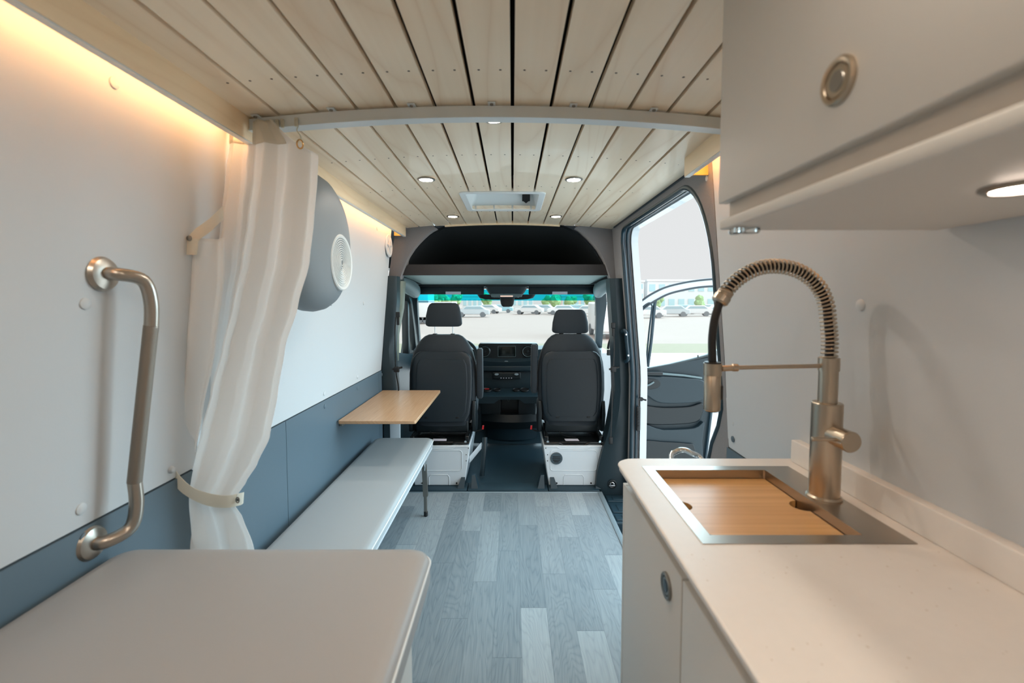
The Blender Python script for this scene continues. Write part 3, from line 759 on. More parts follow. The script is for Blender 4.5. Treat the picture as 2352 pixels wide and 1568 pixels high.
mk('back_panel', sheet(nb(), wallpanel, 30, 70), 'curtain', cur, solid=.001, ang=180)
# header tapes
for f, u0, u1, nm in ((droop(cfold(1.335, 2.6, .014, .6, Lp, Rp)), .0, .52, 'header_tape'), (cfold(1.385, 2.0, .012, 1.9, Lb, Rb), 0, .8, 'header_tape')):
    mk(nm, sheet(nb(), lambda u, v, f=f, u0=u0, u1=u1: f(u0 + (u1 + (.26*(1-v)**1.5 if u1 < .7 else 0) - u0)*u, .0 + .047*v) + Vector((0, -.003, 0)), 60, 6), 'tape', cur, solid=.001, ang=180)
# strap with press stud at the wall
bm = nb(); q = [P(428, 546, Y=1.245), P(425, 585, Y=1.245), P(452, 585, Y=1.243), P(449, 560, Y=1.24)]
prism(bm, q[:3] + [P(455, 548, Y=1.24)], (0, .002, 0))
A = [P(428, 546, Y=1.245), P(450, 524, Y=1.26), P(480, 503, Y=1.28), P(512, 472, Y=1.31)]; B = [P(432, 560, Y=1.245), P(455, 552, Y=1.255), P(482, 532, Y=1.28), P(512, 503, Y=1.31)]
band(bm, A, B, (0, .002, 0))
sp = mk('upper_strap', bm, 'tape', cur)
p = P(435, 547, Y=1.242); mk('press_stud', lathe(nb(), [(.0075, 0), (.0072, .002), (.004, .003), (0, .0032)], p, (0, -1, 0), 18), 'dull_steel', sp)
# tieback
A = smooth([P(394, 1062, Y=1.250), P(410, 1090, Y=1.245), P(440, 1118, Y=1.250), P(480, 1133, Y=1.262), P(520, 1138, Y=1.270), P(553, 1132, Y=1.30), P(560, 1130, Y=1.34)], 5)
B = smooth([P(396, 1094, Y=1.250), P(408, 1122, Y=1.245), P(440, 1146, Y=1.250), P(480, 1162, Y=1.262), P(520, 1166, Y=1.270), P(551, 1160, Y=1.30), P(558, 1156, Y=1.34)], 5)
tie = mk('tieback_strap', band(nb(), A, B, (0, .002, 0)), 'tape', cur)
for pp, yy in (((397, 1075), 1.245), ((546, 1148), 1.285)):
    bm = nb(); p = P(*pp, Y=yy); tube(bm, [p + Vector((.0045*math.cos(2*PI*k/16), 0, .008*math.sin(2*PI*k/16))) for k in range(16)], .0018, 6, closed=True); lathe(bm, [(0, -.0012), (.004, -.0012), (.004, -.0005)], p, (0, -1, 0), 12)
    mk('eyelet', bm, 'dull_steel', tie)
# small cleat the strap is fastened to
p = on_wall(392, 1078); mk('strap_hook', lathe(nb(), [(.010, 0), (.010, .004), (.006, .010), (0, .012)], p, (1, -.2, 0), 16), 'white_wall', label='small milky wall hook holding the curtain tieback', cat='hook')
# loose hook and ring
bm = nb(); tube(bm, smooth([P(685, 290, Y=1.35), P(682, 300, Y=1.335), P(690, 312, Y=1.312), P(691, 322, Y=1.305)], 6), .0016, 8)
ring = mk('curtain_hook', bm, 'plastic_clear', label='milky plastic hook dangling from the last glider with a brass ring', cat='hook')
c = P(689, 331, Y=1.30); bm = nb(); tube(bm, [c + Vector((.0085*math.cos(2*PI*k/24), -.002*math.sin(2*PI*k/24), .0115*math.sin(2*PI*k/24))) for k in range(24)], .0022, 8, closed=True)
M_['brass'] = mat('pale_brass', (196, 160, 110), .3, metal=1)
mk('ring', bm, 'brass', ring, label='pale brass ring')

# ---------------------------------------------------------------- ceiling lamps
def downlight(px, py, lab, r=.030, zoff=0, x=None):
    p = P(px, py, Z=1.915)
    for _ in range(5): p = P(px, py, Z=ceil_z(p.x) - .001)
    return lamp_at(p, r, lab)
def lamp_at(p, r, lab, grp='recessed ceiling lamps', lens='lens'):
    t = thing('downlight', p, lab, 'ceiling lamp', grp)
    mk('bezel', lathe(nb(), [(r*1.35, .001), (r*1.38, -.003), (r*1.2, -.006), (r*1.02, -.0055), (r, -.002), (r, .001)], p, (0, 0, 1), 32), 'dull_steel', t)
    mk('lens', lathe(nb(), [(r, -.0035), (r*.6, -.0042), (0, -.0045)], p, (0, 0, 1), 32), lens, t)
    return t
downlight(979, 411, 'round recessed ceiling lamp left of the roof hatch')
downlight(1318, 411, 'round recessed ceiling lamp right of the roof hatch')
downlight(1040, 496, 'small recessed ceiling lamp at the far left before the cab')
downlight(1277, 496, 'small recessed ceiling lamp at the far right before the cab')
downlight(1134, 270, 'round ceiling lamp peeking out under the curtain track')
for x, y, wh in ((-.50, .25, 'above the foreground bed'), (.30, .25, 'above the near end of the worktop'), (-.05, -.45, 'by the rear wall')):  # unseen lamps added to light the near part of the van
    lamp_at(Vector((x, y, ceil_z(x)-.001)), .030, 'added unseen ceiling lamp ' + wh)

# ---------------------------------------------------------------- roof hatch
hz = ceil_z(-.05) - .004
hx0, hx1, hy0, hy1 = P(1052, 440, Z=hz).x, P(1255, 440, Z=hz).x, P(1150, 440, Z=hz).y, P(1150, 483, Z=hz).y
o_ = rrect(hx0, hx1, hy0, hy1, .035, 6); i_ = rrect(hx0+.035, hx1-.035, hy0+.03, hy1-.03, .02, 6); cav = rrect(hx0+.055, hx1-.055, hy0+.05, hy1-.05, .015, 6)
bm = nb(); loft(bm, [[Vector((x, y, hz+.02)) for x, y in o_], [Vector((x, y, hz-.002)) for x, y in o_], [Vector((x, y, hz-.006)) for x, y in rrect(hx0+.004, hx1-.004, hy0+.004, hy1-.004, .033, 6)], [Vector((x, y, hz-.005)) for x, y in i_], [Vector((x, y, hz+.03)) for x, y in i_], [Vector((x, y, hz+.10)) for x, y in cav]], caps=False)
v = [bm.verts.new((x, y, hz+.10)) for x, y in cav]; bm.faces.new(v)
M_['hatch'] = mat('white_hatch_plastic', (226, 232, 234), .4)
ht = mk('roof_hatch', bm, 'hatch', label='white framed roof hatch recessed in the board ceiling', cat='roof hatch')
bm = nb(); hk = P(1212, 449, Y=hy0+.13); box(bm, (hk.x-.024, hy1-.066, hz+.045), (hk.x+.024, hy1-.048, hz+.085), .003); prism(bm, [(hk.x-.016, hy1-.065, hz+.045), (hk.x+.016, hy1-.065, hz+.045), (hk.x, hy1-.065, hz+.032)], (0, .012, 0))
mk('latch', bm, 'black', ht, label='black latch inside the hatch')

# ================================================================ CAB: SEATS
def zpy(py, Y): return P(1177, py, Y=Y).z
SY = 3.36
def make_seat(cx, m, dy, label, head_gap):
    """m = +1: armrest on the seat's left (aisle for the right-hand seat); cx seat centre; dy height shift of the back (m)"""
    t = thing('cab_seat', (cx, 3.6, 0), label, 'van seat', 'front cab seats seen from behind')
    k = SY/FOC
    # padded backrest: rows (pixel row, half width px, centre offset)
    rows = [(978, 60), (965, 68), (940, 76), (900, 80), (860, 80), (835, 77), (812, 71), (795, 63), (782, 54), (774, 45), (770, 36)]
    rings = []
    for py, hw in rows:
        z = zpy(py, SY) + dy; h = .075 if py > 800 else .075 - (800-py)*.0011
        lean = .10*(z-.45)
        rings.append(sup(cx, SY+.085+lean, z, hw*k, h, 3.4, 40))
    mk('backrest', loft(nb(), rings), 'seat', t, ang=50)
    # hard back shell, slightly proud
    rings = []
    for py, hw in [(966, 58), (950, 66), (910, 71), (870, 72), (840, 71), (822, 68), (812, 60), (808, 52)]:
        z = zpy(py, SY) + dy; lean = .10*(z-.45)
        rings.append([Vector((p.x, SY+.022+lean + (p.y if False else (p.y-0)), z)) for p in sup(cx, 0, z, hw*k, .034, 5, 36)])
    sh = mk('back_shell', loft(nb(), rings), 'seat_pl', t, ang=50)
    rings = []
    for py, hw in [(955, 50), (945, 57), (905, 60), (865, 60), (838, 58), (826, 52)]:
        z = zpy(py, SY) + dy; lean = .10*(z-.45)
        rings.append([Vector((p.x, SY-.004+lean + p.y, z)) for p in sup(cx, 0, z, hw*k, .012, 6, 36)])
    mk('inset_panel', loft(nb(), rings), 'seat_pl', sh, ang=50)
    for sx in (-.11, .12):
        z = zpy(957, SY) + dy; mk('clip_recess', box(nb(), (cx+sx-.012, SY-.012, z-.006), (cx+sx+.012, SY+.01, z+.006), .002), 'black', sh)
    # shoulder seam
    # headrest
    hz0 = zpy(770, SY) + dy + head_gap; H = .182
    rings = []
    for f, hw in ((0, .118), (.04, .134), (.12, .141), (.45, .136), (.8, .122), (.93, .110), (1, .090)):
        rings.append(sup(cx, SY+.16, hz0 + f*H, hw, .048*(.75 + .25*math.sin(PI*min(1, f+.12))), 4.2, 36))
    hd = mk('headrest', loft(nb(), rings), 'seat', t, ang=50)
    for sx in (-.069, .069):
        mk('headrest_post', cyl(nb(), (cx+sx, SY+.16, hz0-head_gap-.03), (cx+sx, SY+.16, hz0+.01), .0055, 12), 'chrome', t)
        mk('post_guide', box(nb(), (cx+sx-.017, SY+.14, hz0-head_gap-.008), (cx+sx+.017, SY+.18, hz0-head_gap+.006), .004), 'black', t)
    # seat cushion in front of the back
    rings = [sup(cx, SY+.42, z, a, b, 5, 32) for z, a, b in ((.40, .22, .22), (.42, .235, .24), (.50, .24, .25), (.53, .22, .23))]
    mk('seat_cushion', loft(nb(), rings), 'seat', t)
    # lower valance between back and slides, side hinge covers
    mk('lower_cover', box(nb(), (cx-.20, SY+.03, zpy(996, SY)), (cx+.20, SY+.10, zpy(968, SY)), .012), 'plastic_dk', t)
    for s in (-1, 1):
        bm = nb(); x0 = cx + s*.225
        pts = [(3.40, .365), (3.58, .33), (3.66, .42), (3.56, .52), (3.46, .60), (3.40, .60), (3.37, .50)]
        prism(bm, [(x0, y, z) for y, z in pts], (s*.028, 0, 0)); mk('hinge_cover', bm, 'plastic_dk', t, bev=.006)
    # armrest folded up on the aisle side
    ax = cx - m*.282 + (0 if m > 0 else 0)
    z0, z1 = (zpy(907, SY), zpy(793, SY)) if m > 0 else (zpy(920, SY), zpy(803, SY))
    rings = [sup(ax, SY+.10, z, a, b, 5, 28) for z, a, b in ((z0, .014, .03), (z0+.008, .022, .042), (z0+.05, .026, .045), (z1-.06, .024, .045), (z1-.008, .022, .040), (z1, .014, .03))]
    mk('armrest', loft(nb(), rings), 'seat', t, ang=50)
    mk('armrest_pivot', cyl(nb(), (ax-.02, SY+.10, z0+.06), (ax+m*.06, SY+.10, z0+.06), .014, 14), 'plastic_dk', t)
    # red belt-buckle / release tab
    bm = nb(); x = cx - m*.305; z = zpy(988, SY)
    prism(bm, [(x-.006, 3.42, z-.010), (x+.006, 3.42, z-.010), (x+.009, 3.42, z+.016), (x-.003, 3.42, z+.016)], (0, .02, 0)); mk('release_tab', bm, 'red', t)
    bm = nb(); tube(bm, [(x, 3.45, z-.012), (x+m*.03, 3.46, z-.03), (x+m*.07, 3.46, z-.035)], .005, 8); mk('release_lever', bm, 'black', t)
    # black slide mechanism on top of the box
    zt = .325
    bm = nb(); box(bm, (cx-.215, 3.275, zt-.012), (cx+.215, 3.80, zt), .006)
    A = [Vector((cx-.215+.43*i/16, 3.262, zt-.004 - (.014 if 4 < i < 12 else 0))) for i in range(17)]
    tube(bm, smooth(A, 2), .009, 8)
    for s in (-1, 1): box(bm, (cx+s*.20-.016, 3.262, zt-.002), (cx+s*.20+.016, 3.82, zt+.045), .006)
    box(bm, (cx-.20, 3.60, zt+.02), (cx+.20, 3.63, zt+.05), .006)
    tube(bm, smooth([(cx-.10, 3.40, .40), (cx-.085, 3.39, .36), (cx-.04, 3.38, .335), (cx+.03, 3.36, .332)], 6), .004, 6)
    mech = mk('slide_rails', bm, 'plastic_dk', t)
    M_['gloss_black'] = M_.get('gloss_black') or mat('gloss_black_metal', (14, 18, 20), .25)
    mech.data.materials[0] = M_['gloss_black']
    bm = nb(); hexa(bm, [(cx-.055, 3.295, zt+.001), (cx+.045, 3.295, zt+.001), (cx+.04, 3.345, zt+.001), (cx-.06, 3.345, zt+.001)], [(cx-.055, 3.295, zt+.002), (cx+.045, 3.295, zt+.002), (cx+.04, 3.345, zt+.002), (cx-.06, 3.345, zt+.002)])
    mk('sticker', bm, 'label', mech, label='white sticker')
    for s in (-1, 1): mk('bolt', cyl(nb(), (cx+s*.19, 3.275, zt+.006), (cx+s*.19, 3.255, zt+.006), .009, 12), 'chrome', mech)
    # white metal seat box
    Yf = 3.245; bw, tw = .182, .222
    zb, zT = .012, .306
    bm = nb(); rings = []
    for z, wv in ((zb, bw), (zb+.09, bw+.014), (zT-.015, tw), (zT, tw)):
        rings.append([Vector((cx-wv, Yf, z)), Vector((cx+wv, Yf, z)), Vector((cx+wv, 3.80, z)), Vector((cx-wv, 3.80, z))])
    loft(bm, rings); ped = mk('seat_box', bm, 'white_paint', t, bev=.006)
    def plate(pts, name, d=.004, mm='white_paint'):
        b = nb(); prism(b, [(cx+x, Yf-d, z) for x, z in pts], (0, d+.001, 0)); return mk(name, b, mm, ped, bev=.0025)
    def frame(pin, pout, name, closed=True):
        b = nb(); P3 = [Vector((cx+x, Yf, z)) for x, z in pin]; tube(b, P3, .0032, 8, closed=closed); return mk(name, b, 'white_paint', ped)
    frame(rrect(-.172, .165, .122, .272, .022, 5), None, 'pressed_panel')
    frame([(-.075, .016), (-.075, .075), (-.062, .092), (.058, .092), (.072, .075), (.072, .016)], None, 'pressed_foot_arch', False)
    frame([(-.205, .300), (-.125, .298), (-.105, .284), (.10, .284), (.12, .298), (.205, .300)], None, 'pressed_top_edge', False)
    for x, z in ((-.205, .288), (.212, .288), (-.192, .24), (-.192, .195), (.196, .24), (.196, .195)): mk('bolt_hole', cyl(nb(), (cx+x, Yf-.002, z), (cx+x, Yf+.001, z), .0035, 10), 'black', ped)
    for x in (-.125, .125): mk('bolt_hole', cyl(nb(), (cx+x, Yf-.003, .030), (cx+x, Yf+.001, .030), .006, 12), 'black', ped)
    if m > 0:
        c = Vector((cx-.128, Yf-.001, .214)); M_['vent_grey'] = mat('vent_grey', (64, 80, 88), .5); b = nb(); lathe(b, [(.044, 0), (.044, .006), (.041, .010), (0, .010)], c, (0, -1, 0), 40)
        vg = mk('round_air_vent', b, 'vent_grey', ped, label='dark round air vent')
        b = nb()
        for dz, wv in ((.013, .027), (0, .030), (-.013, .026), (-.023, .016)): box(b, (c.x-wv, c.y-.0125, c.z+dz-.0028), (c.x+wv, c.y-.008, c.z+dz+.0028), .001)
        mk('slats', b, 'black', vg)
    return t
sl_ = make_seat(-.531, -1, -.004, 'dark cloth driver seat left, headrest raised on two bright posts', .062)
sr_ = make_seat(.447, 1, .0, 'dark cloth passenger seat right, headrest pushed right down', .006)

# parking brake lever / bracket beside the driver seat
bm = nb(); A = smooth([P(1107, 1092, Y=3.45), P(1110, 1060, Y=3.46), P(1113, 1030, Y=3.48), P(1114, 1005, Y=3.52)], 5)
tube(bm, A, [.020]*len(A), 12); pb1 = mk('brake_lever', bm, 'plastic', label='dark parking brake lever standing beside the driver seat box', cat='hand brake')
bm = nb(); hexa(bm, [P(1078, 1062, Y=3.34), P(1105, 1030, Y=3.44), P(1105, 1016, Y=3.44), P(1078, 1048, Y=3.34)], [P(1080, 1062, Y=3.36), P(1106, 1030, Y=3.46), P(1106, 1016, Y=3.46), P(1080, 1048, Y=3.36)])
mk('bracket', bm, 'white_paint', pb1, label='white sheet metal bracket')

# ---------------------------------------------------------------- dashboard
DY = 4.22
def D(px, py, dy=0): return P(px, py, Y=DY+dy)
def dbox(bm, x0, y0, x1, y1, d0, d1, r=.006):
    a, b = D(x0, y1), D(x1, y0); k0 = 1
    return box(bm, (a.x, DY+d0, a.z), (b.x, DY+d1, b.z), r)
dash = thing('dashboard', (0, 4.3, .35), 'dark dashboard and centre console between the two cab seats', 'dashboard')
# dash top across the cab
bm = nb(); rings = []
for i in range(13):
    x = -.93 + 1.76*i/12; c = abs(x-XC)/.9; h = .905 - .02*math.cos(c*5)
    rings.append([Vector((x, 4.24, h-.20)), Vector((x, 4.20, h-.10)), Vector((x, 4.26, h-.01)), Vector((x, 4.40, h+.01)), Vector((x, 4.80, h-.03)), Vector((x, 4.80, h-.20))])
loft(bm, rings); mk('dash_top', bm, 'plastic', dash)
bm = nb(); A = rrect(D(1099, 835).x, D(1236, 835).x, D(1100, 839).z, D(1100, 788.5).z, .022, 6)
prism(bm, [(x, DY, z) for x, z in A], (0, .10, 0)); pan = mk('centre_panel', bm, 'plastic_dk', dash, bev=.005)
bm = nb(); dbox(bm, 1143, 795, 1184, 818, -.003, .01, .003); sc_ = mk('screen', bm, 'screen', pan, label='dark glass display screen')
bm = nb(); q = rrect(D(1142.5, 0).x, D(1184.5, 0).x, D(1100, 818.5).z, D(1100, 794.5).z, .004, 3); tube(bm, [Vector((x, DY-.003, z)) for x, z in q], .0018, 6, closed=True); mk('screen_bezel', bm, 'plastic_lt', pan)
for px in (1113, 1212):
    c = D(px, 807); bm = nb(); lathe(bm, [(.056, 0), (.056, .008), (.050, .014), (.044, .010), (.042, -.0), (0, -.001)], c, (0, -1, 0), 36)
    vt = mk('round_air_vent', bm, 'plastic_dk', pan); vt.data.materials[0] = M_['gloss_black']
    bm = nb(); tube(bm, [c + Vector((.047*math.cos(2*PI*i/40), -.012, .047*math.sin(2*PI*i/40))) for i in range(40)], .0022, 6, closed=True); mk('chrome_ring', bm, 'plastic_lt', vt)
    bm = nb(); cyl(bm, c + Vector((0, -.002, 0)), c + Vector((0, -.010, 0)), .014, 16, .003)
    for s in (-1, 0, 1): box(bm, (c.x-.04, c.y-.005, c.z+s*.015-.0015), (c.x+.04, c.y-.001, c.z+s*.015+.0015))
    mk('vane', bm, 'plastic_dk', vt)
# slots and small buttons
bm = nb(); dbox(bm, 1107, 823, 1128, 832, -.003, .01, .003); dbox(bm, 1198, 824, 1222, 832, -.003, .01, .003); mk('slot', bm, 'black', pan)
bm = nb()
for px in (1138, 1145, 1181, 1188):
    for py in (828.5, 831.8): dbox(bm, px-1.1, py-.6, px+1.1, py+.6, -.002, .002, 0)
dbox(bm, 1108.5, 835.2, 1122, 836.8, -.002, .002, 0); dbox(bm, 1124, 835.2, 1128, 836.8, -.002, .002, 0)
mk('button_marks', bm, 'label', pan, label='tiny pale button symbols')
bm = nb(); c = D(1163, 829.5); lathe(bm, [(.020, 0), (.020, .010), (.017, .016), (0, .016)], c, (0, -1, 0), 24)
for v in bm.verts: v.co.z = c.z + (v.co.z - c.z)*.35
mk('silver_knob', bm, 'alu', pan, label='small silver roller knob')
bm = nb(); c = D(1109, 827.5); tube(bm, [c + Vector((.009*math.cos(2*PI*i/20), -.006, .009*math.sin(2*PI*i/20))) for i in range(20)], .003, 6, closed=True); box(bm, (c.x+.012, c.y-.012, c.z-.012), (c.x+.03, c.y-.004, c.z-.002), .003)
mk('key_bow', bm, 'alu', pan, label='metal key in the slot')
bm = nb(); dbox(bm, 1103, 839.5, 1234, 852, -.012, .10, .010); mk('storage_lip', bm, 'plastic', dash)
bm = nb(); dbox(bm, 1104, 852, 1232, 893, .03, .12, .006); mk('lower_fascia', bm, 'plastic', dash)
bm = nb(); dbox(bm, 1131, 854, 1196, 870.5, -.01, .05, .010); cp = mk('climate_panel', bm, 'plastic_dk', dash)
for px in (1140.5, 1186):
    c = D(px, 859, -.01); bm = nb(); lathe(bm, [(.020, 0), (.020, .014), (.016, .020), (0, .020)], c, (0, -1, 0), 24)
    for v in bm.verts: v.co.z = c.z + (v.co.z-c.z)*.5
    mk('climate_knob', bm, 'alu', cp)
bm = nb()
for px in (1151, 1157, 1163, 1169, 1175): dbox(bm, px-1.2, 866.8, px+1.2, 868.2, -.012, -.008, 0)
mk('button_marks', bm, 'label', cp, label='row of tiny pale symbols')
# cup holder tray
bm = nb(); z1 = D(1163, 893).z
pts = [D(1104, 884), D(1236, 884)]
A = [Vector((x, DY-.14 + .05*abs(i-6)/6*0, z1-.02)) for i, x in enumerate([-.29 + .045*k for k in range(13)])]
rings = []
for i in range(13):
    x = D(1102, 900).x + (D(1238, 900).x - D(1102, 900).x)*i/12; cc = abs(i-6)/6; zl = .045 if cc > .35 else .02
    rings.append([Vector((x, DY+.08, z1+.012)), Vector((x, DY-.13, z1-.030)), Vector((x, DY-.15, z1-.042)), Vector((x, DY-.145, z1-.075-(.03 if cc > .4 else -.005))), Vector((x, DY+.08, z1-.09))])
loft(bm, rings); tray = mk('cup_holder_tray', bm, 'plastic', dash)
for px, r in ((1119, .042), (1142, .033), (1186, .033), (1205, .040)):
    c = P(px, 893.5, Y=DY-.03); c.z = z1 - .004
    bm = nb(); lathe(bm, [(r*.8, -.02), (r*.92, .0), (r, .008), (r*1.06, .004)], c + Vector((0, 0, .0)), (0, -.2, 1), 28); lathe(bm, [(r*.92, .0035), (0, .0035)], c, (0, -.2, 1), 28)
    ch = mk('cup_holder', bm, 'black', tray)
bm = nb(); c = P(1116, 898, Y=DY-.04); box(bm, (c.x-.012, c.y-.006, z1+.004), (c.x+.03, c.y+.006, z1+.012), .002); mk('red_card', bm, 'red', label='small red and white slip lying in the left cup holder', cat='slip')
# open cubby under the tray and lower panel
bm = nb(); dbox(bm, 1104, 915, 1230, 952, .06, .10, .004); dbox(bm, 1104, 915, 1150, 950, -.03, .08, .006); dbox(bm, 1190, 915, 1230, 950, -.03, .08, .006); mk('cubby', bm, 'plastic_dk', dash)
bm = nb(); c = D(1168, 921, -.0); tube(bm, [c + Vector((.009*math.cos(2*PI*i/20), .055, .009*math.sin(2*PI*i/20))) for i in range(20)], .003, 6, closed=True); mk('socket_ring', bm, 'plastic_lt', dash)
rings = []
for i in range(9):
    a = -1 + 2*i/8; x = XC + .056 + .29*a; yb = DY - .06 + .07*a*a
    rings.append([Vector((x, yb, D(1163, 949).z)), Vector((x, yb-.02, D(1163, 965).z)), Vector((x, yb+.02, D(1163, 983).z)), Vector((x, DY+.3, D(1163, 983).z)), Vector((x, DY+.3, D(1163, 949).z))])
mk('lower_panel', loft(nb(), rings), 'plastic_dk', dash)
rings = []
for i in range(9):
    a = -1 + 2*i/8; x = XC + .056 + .24*a; yb = DY + .02 + .07*a*a
    rings.append([Vector((x, yb, D(1163, 983).z)), Vector((x, yb+.03, D(1163, 1015).z)), Vector((x, yb+.10, .08)), Vector((x, DY+.3, .0)), Vector((x, DY+.3, D(1163, 983).z))])
mk('tunnel_cover', loft(nb(), rings), 'mat_floor', dash)
# steering wheel arc seen between seat and console
bm = nb(); c = Vector((-.50, 4.02, .86)); n = Vector((0, -.75, .66)); u = Vector((1, 0, 0)); v = n.cross(u).normalized()
tube(bm, [c + (u*math.cos(2*PI*k/40) + v*math.sin(2*PI*k/40))*.185 for k in range(40)], .016, 10, closed=True)
lathe(bm, [(.0, .03), (.05, .028), (.07, .0), (.05, -.03), (0, -.08)], c, n, 20)
for a in (200, 340, 270): tube(bm, [c, c + (u*math.cos(R(a)) + v*math.sin(R(a)))*.18], .014, 8)
mk('steering_wheel', bm, 'plastic_dk', label='dark steering wheel mostly hidden behind the driver seat', cat='steering wheel')

# ---------------------------------------------------------------- visors, overhead console, mirror
for x0, x1, lx, nm in ((962, 1112, 1041, 'driver side'), (1214, 1366, 1286, 'passenger side')):
    Y = 4.165; bm = nb(); a, b = P(x0, 676, Y=Y), P(x1, 655, Y=Y)
    box(bm, (a.x, Y-.012, a.z), (b.x, Y+.012, b.z), .010, 3)
    vs = mk('sun_visor', bm, 'plastic_lt', label=f'dark grey folded sun visor with a white label, {nm}', cat='sun visor', group='sun visors')
    vs.data.materials[0] = M_['plastic']
    a, b = P(lx-17.5, 676, Y=Y-.015), P(lx+17.5, 669.5, Y=Y-.015); mk('warning_label', box(nb(), (a.x, Y-.0145, a.z), (b.x, Y-.0125, b.z)), 'label', vs, label='white warning label')
oc = thing('overhead_console', P(1163, 656, Y=4.10), 'grey overhead console with reading lamps above the windscreen', 'overhead console')
bm = nb(); rings = []
for py, hw in ((652, 50), (660, 48), (668, 44), (674, 40), (680, 34), (683, 28)):
    z = P(1163, py, Y=4.08).z; rings.append(sup(P(1163, py, Y=4.08).x, 4.10, z, hw*4.08/FOC, .05, 5, 36))
mk('housing', loft(nb(), rings), 'plastic', oc)
bm = nb(); a, b = P(1128, 682, Y=4.04), P(1199, 674, Y=4.04); box(bm, (a.x, 4.035, a.z), (b.x, 4.06, b.z), .008); mk('button_bar', bm, 'plastic_lt', oc)
bm = nb(); a, b = P(1149, 681.5, Y=4.03), P(1178, 678.5, Y=4.03); box(bm, (a.x, 4.028, a.z), (b.x, 4.036, b.z), .003)
M_['reading'] = mat('reading_lamp_lens', (230, 190, 170), .4, emit=(1, .72, .6), estr=.5); mk('reading_lamp', bm, 'reading', oc, label='pinkish lit reading lamp lens')
bm = nb(); rings = []
for py, hw in ((676, 50), (684, 46), (687, 38), (688, 28)): rings.append(sup(P(1163, py, Y=4.2).x, 4.235, P(1163, py, Y=4.2).z, hw*1.35*4.2/FOC, .03, 4, 36))
mk('sensor_cover', loft(nb(), rings), 'plastic_dk', oc)
bm = nb(); rings = []
for py, hw in ((683, 17), (688, 16.5), (698, 15), (703, 12), (704.5, 9)): rings.append(sup(P(1165, py, Y=4.08).x, 4.12, P(1165, py, Y=4.08).z, hw*4.08/FOC, .02, 4, 28))
mk('camera_box', loft(nb(), rings), 'plastic_dk', label='small dark camera box hanging below the overhead console', cat='camera')

# ---------------------------------------------------------------- seat belts and pillar grab handle
for s in (-1, 1):
    nm = 'driver' if s < 0 else 'passenger'
    if s < 0: pts = [P(909, 728, Y=3.20), P(907, 770, Y=3.20), P(909, 850, Y=3.20), P(915, 890, Y=3.20), P(916, 960, Y=3.2)]; tg = (914, 722); bk = (911, 848)
    else: pts = [P(1409, 750, Y=3.14), P(1411, 800, Y=3.14), P(1409, 850, Y=3.14), P(1405, 960, Y=3.14), P(1403, 1010, Y=3.14)]; tg = (1409, 747); bk = (1409, 848)
    Y = pts[0].y
    bt = thing('seat_belt', pts[-1], f'black {nm} seat belt hanging on its door pillar', 'seat belt', 'cab seat belts')
    bm = nb(); sp_ = smooth(pts, 5); band(bm, [p + Vector((-.004, 0, 0)) for p in sp_], [p + Vector((.004, 0, 0)) for p in sp_], (0, .003, 0)); mk('webbing', bm, 'black', bt)
    p = P(*tg, Y=Y); bm = nb(); box(bm, p + Vector((-.016, -.008, -.02)), p + Vector((.014, .008, .018)), .005); box(bm, p + Vector((-.010, -.005, -.075)), p + Vector((.010, .004, -.02)), .004); mk('belt_tongue', bm, 'black', bt)
    p = P(*bk, Y=Y); bm = nb(); box(bm, p + Vector((-.02, -.008, -.02)), p + Vector((.02, .008, .02)), .006); tube(bm, [p + Vector((-.03, 0, .0)), p + Vector((.04, 0, .015))], .007, 8); mk('height_adjuster', bm, 'black', bt)
    p = pts[-1]; mk('belt_anchor', box(nb(), p + Vector((-.014, -.006, -.03)), p + Vector((.014, .006, .02)), .005), 'black', bt)
gx = [P(1430, 762, Y=3.14), P(1434, 759, Y=3.11), P(1438, 765, Y=3.10), P(1440, 790, Y=3.10), P(1443, 820, Y=3.10), P(1441, 828, Y=3.11), P(1437, 830, Y=3.14)]
gh = mk('pillar_handle', tube(nb(), smooth(gx, 6), .014, 12), 'seal', label='dark grab handle on the pillar cover behind the passenger seat', cat='grab handle')
for pp in ((1438, 768), (1443, 816)): 
    p = P(*pp, Y=3.087); mk('handle_screw', lathe(nb(), [(.008, 0), (.006, .004), (0, .005)], p, (0, -1, 0), 12), 'chrome', gh)
# striker and catch on the white jamb
p = P(1470, 914, Y=3.07); bm = nb(); cyl(bm, p, p + Vector((0, -.03, 0)), .008, 14); cyl(bm, p + Vector((0, -.030, 0)), p + Vector((0, -.034, 0)), .014, 14); tube(bm, [p + Vector((0, -.02, 0)), p + Vector((.035, -.03, -.008))], .006, 8)
mk('door_striker', bm, 'black', label='small black door striker on the white jamb', cat='striker')
p = P(1466, 961, Y=3.07); bm = nb(); box(bm, p + Vector((-.016, -.010, -.085)), p + Vector((.014, .004, .085)), .008)
for i in range(6): box(bm, p + Vector((-.010, -.016, -.055+i*.02)), p + Vector((.008, -.008, -.047+i*.02)), .002)
mk('contact_block', bm, 'black', label='black ribbed contact block on the white jamb', cat='contact block')

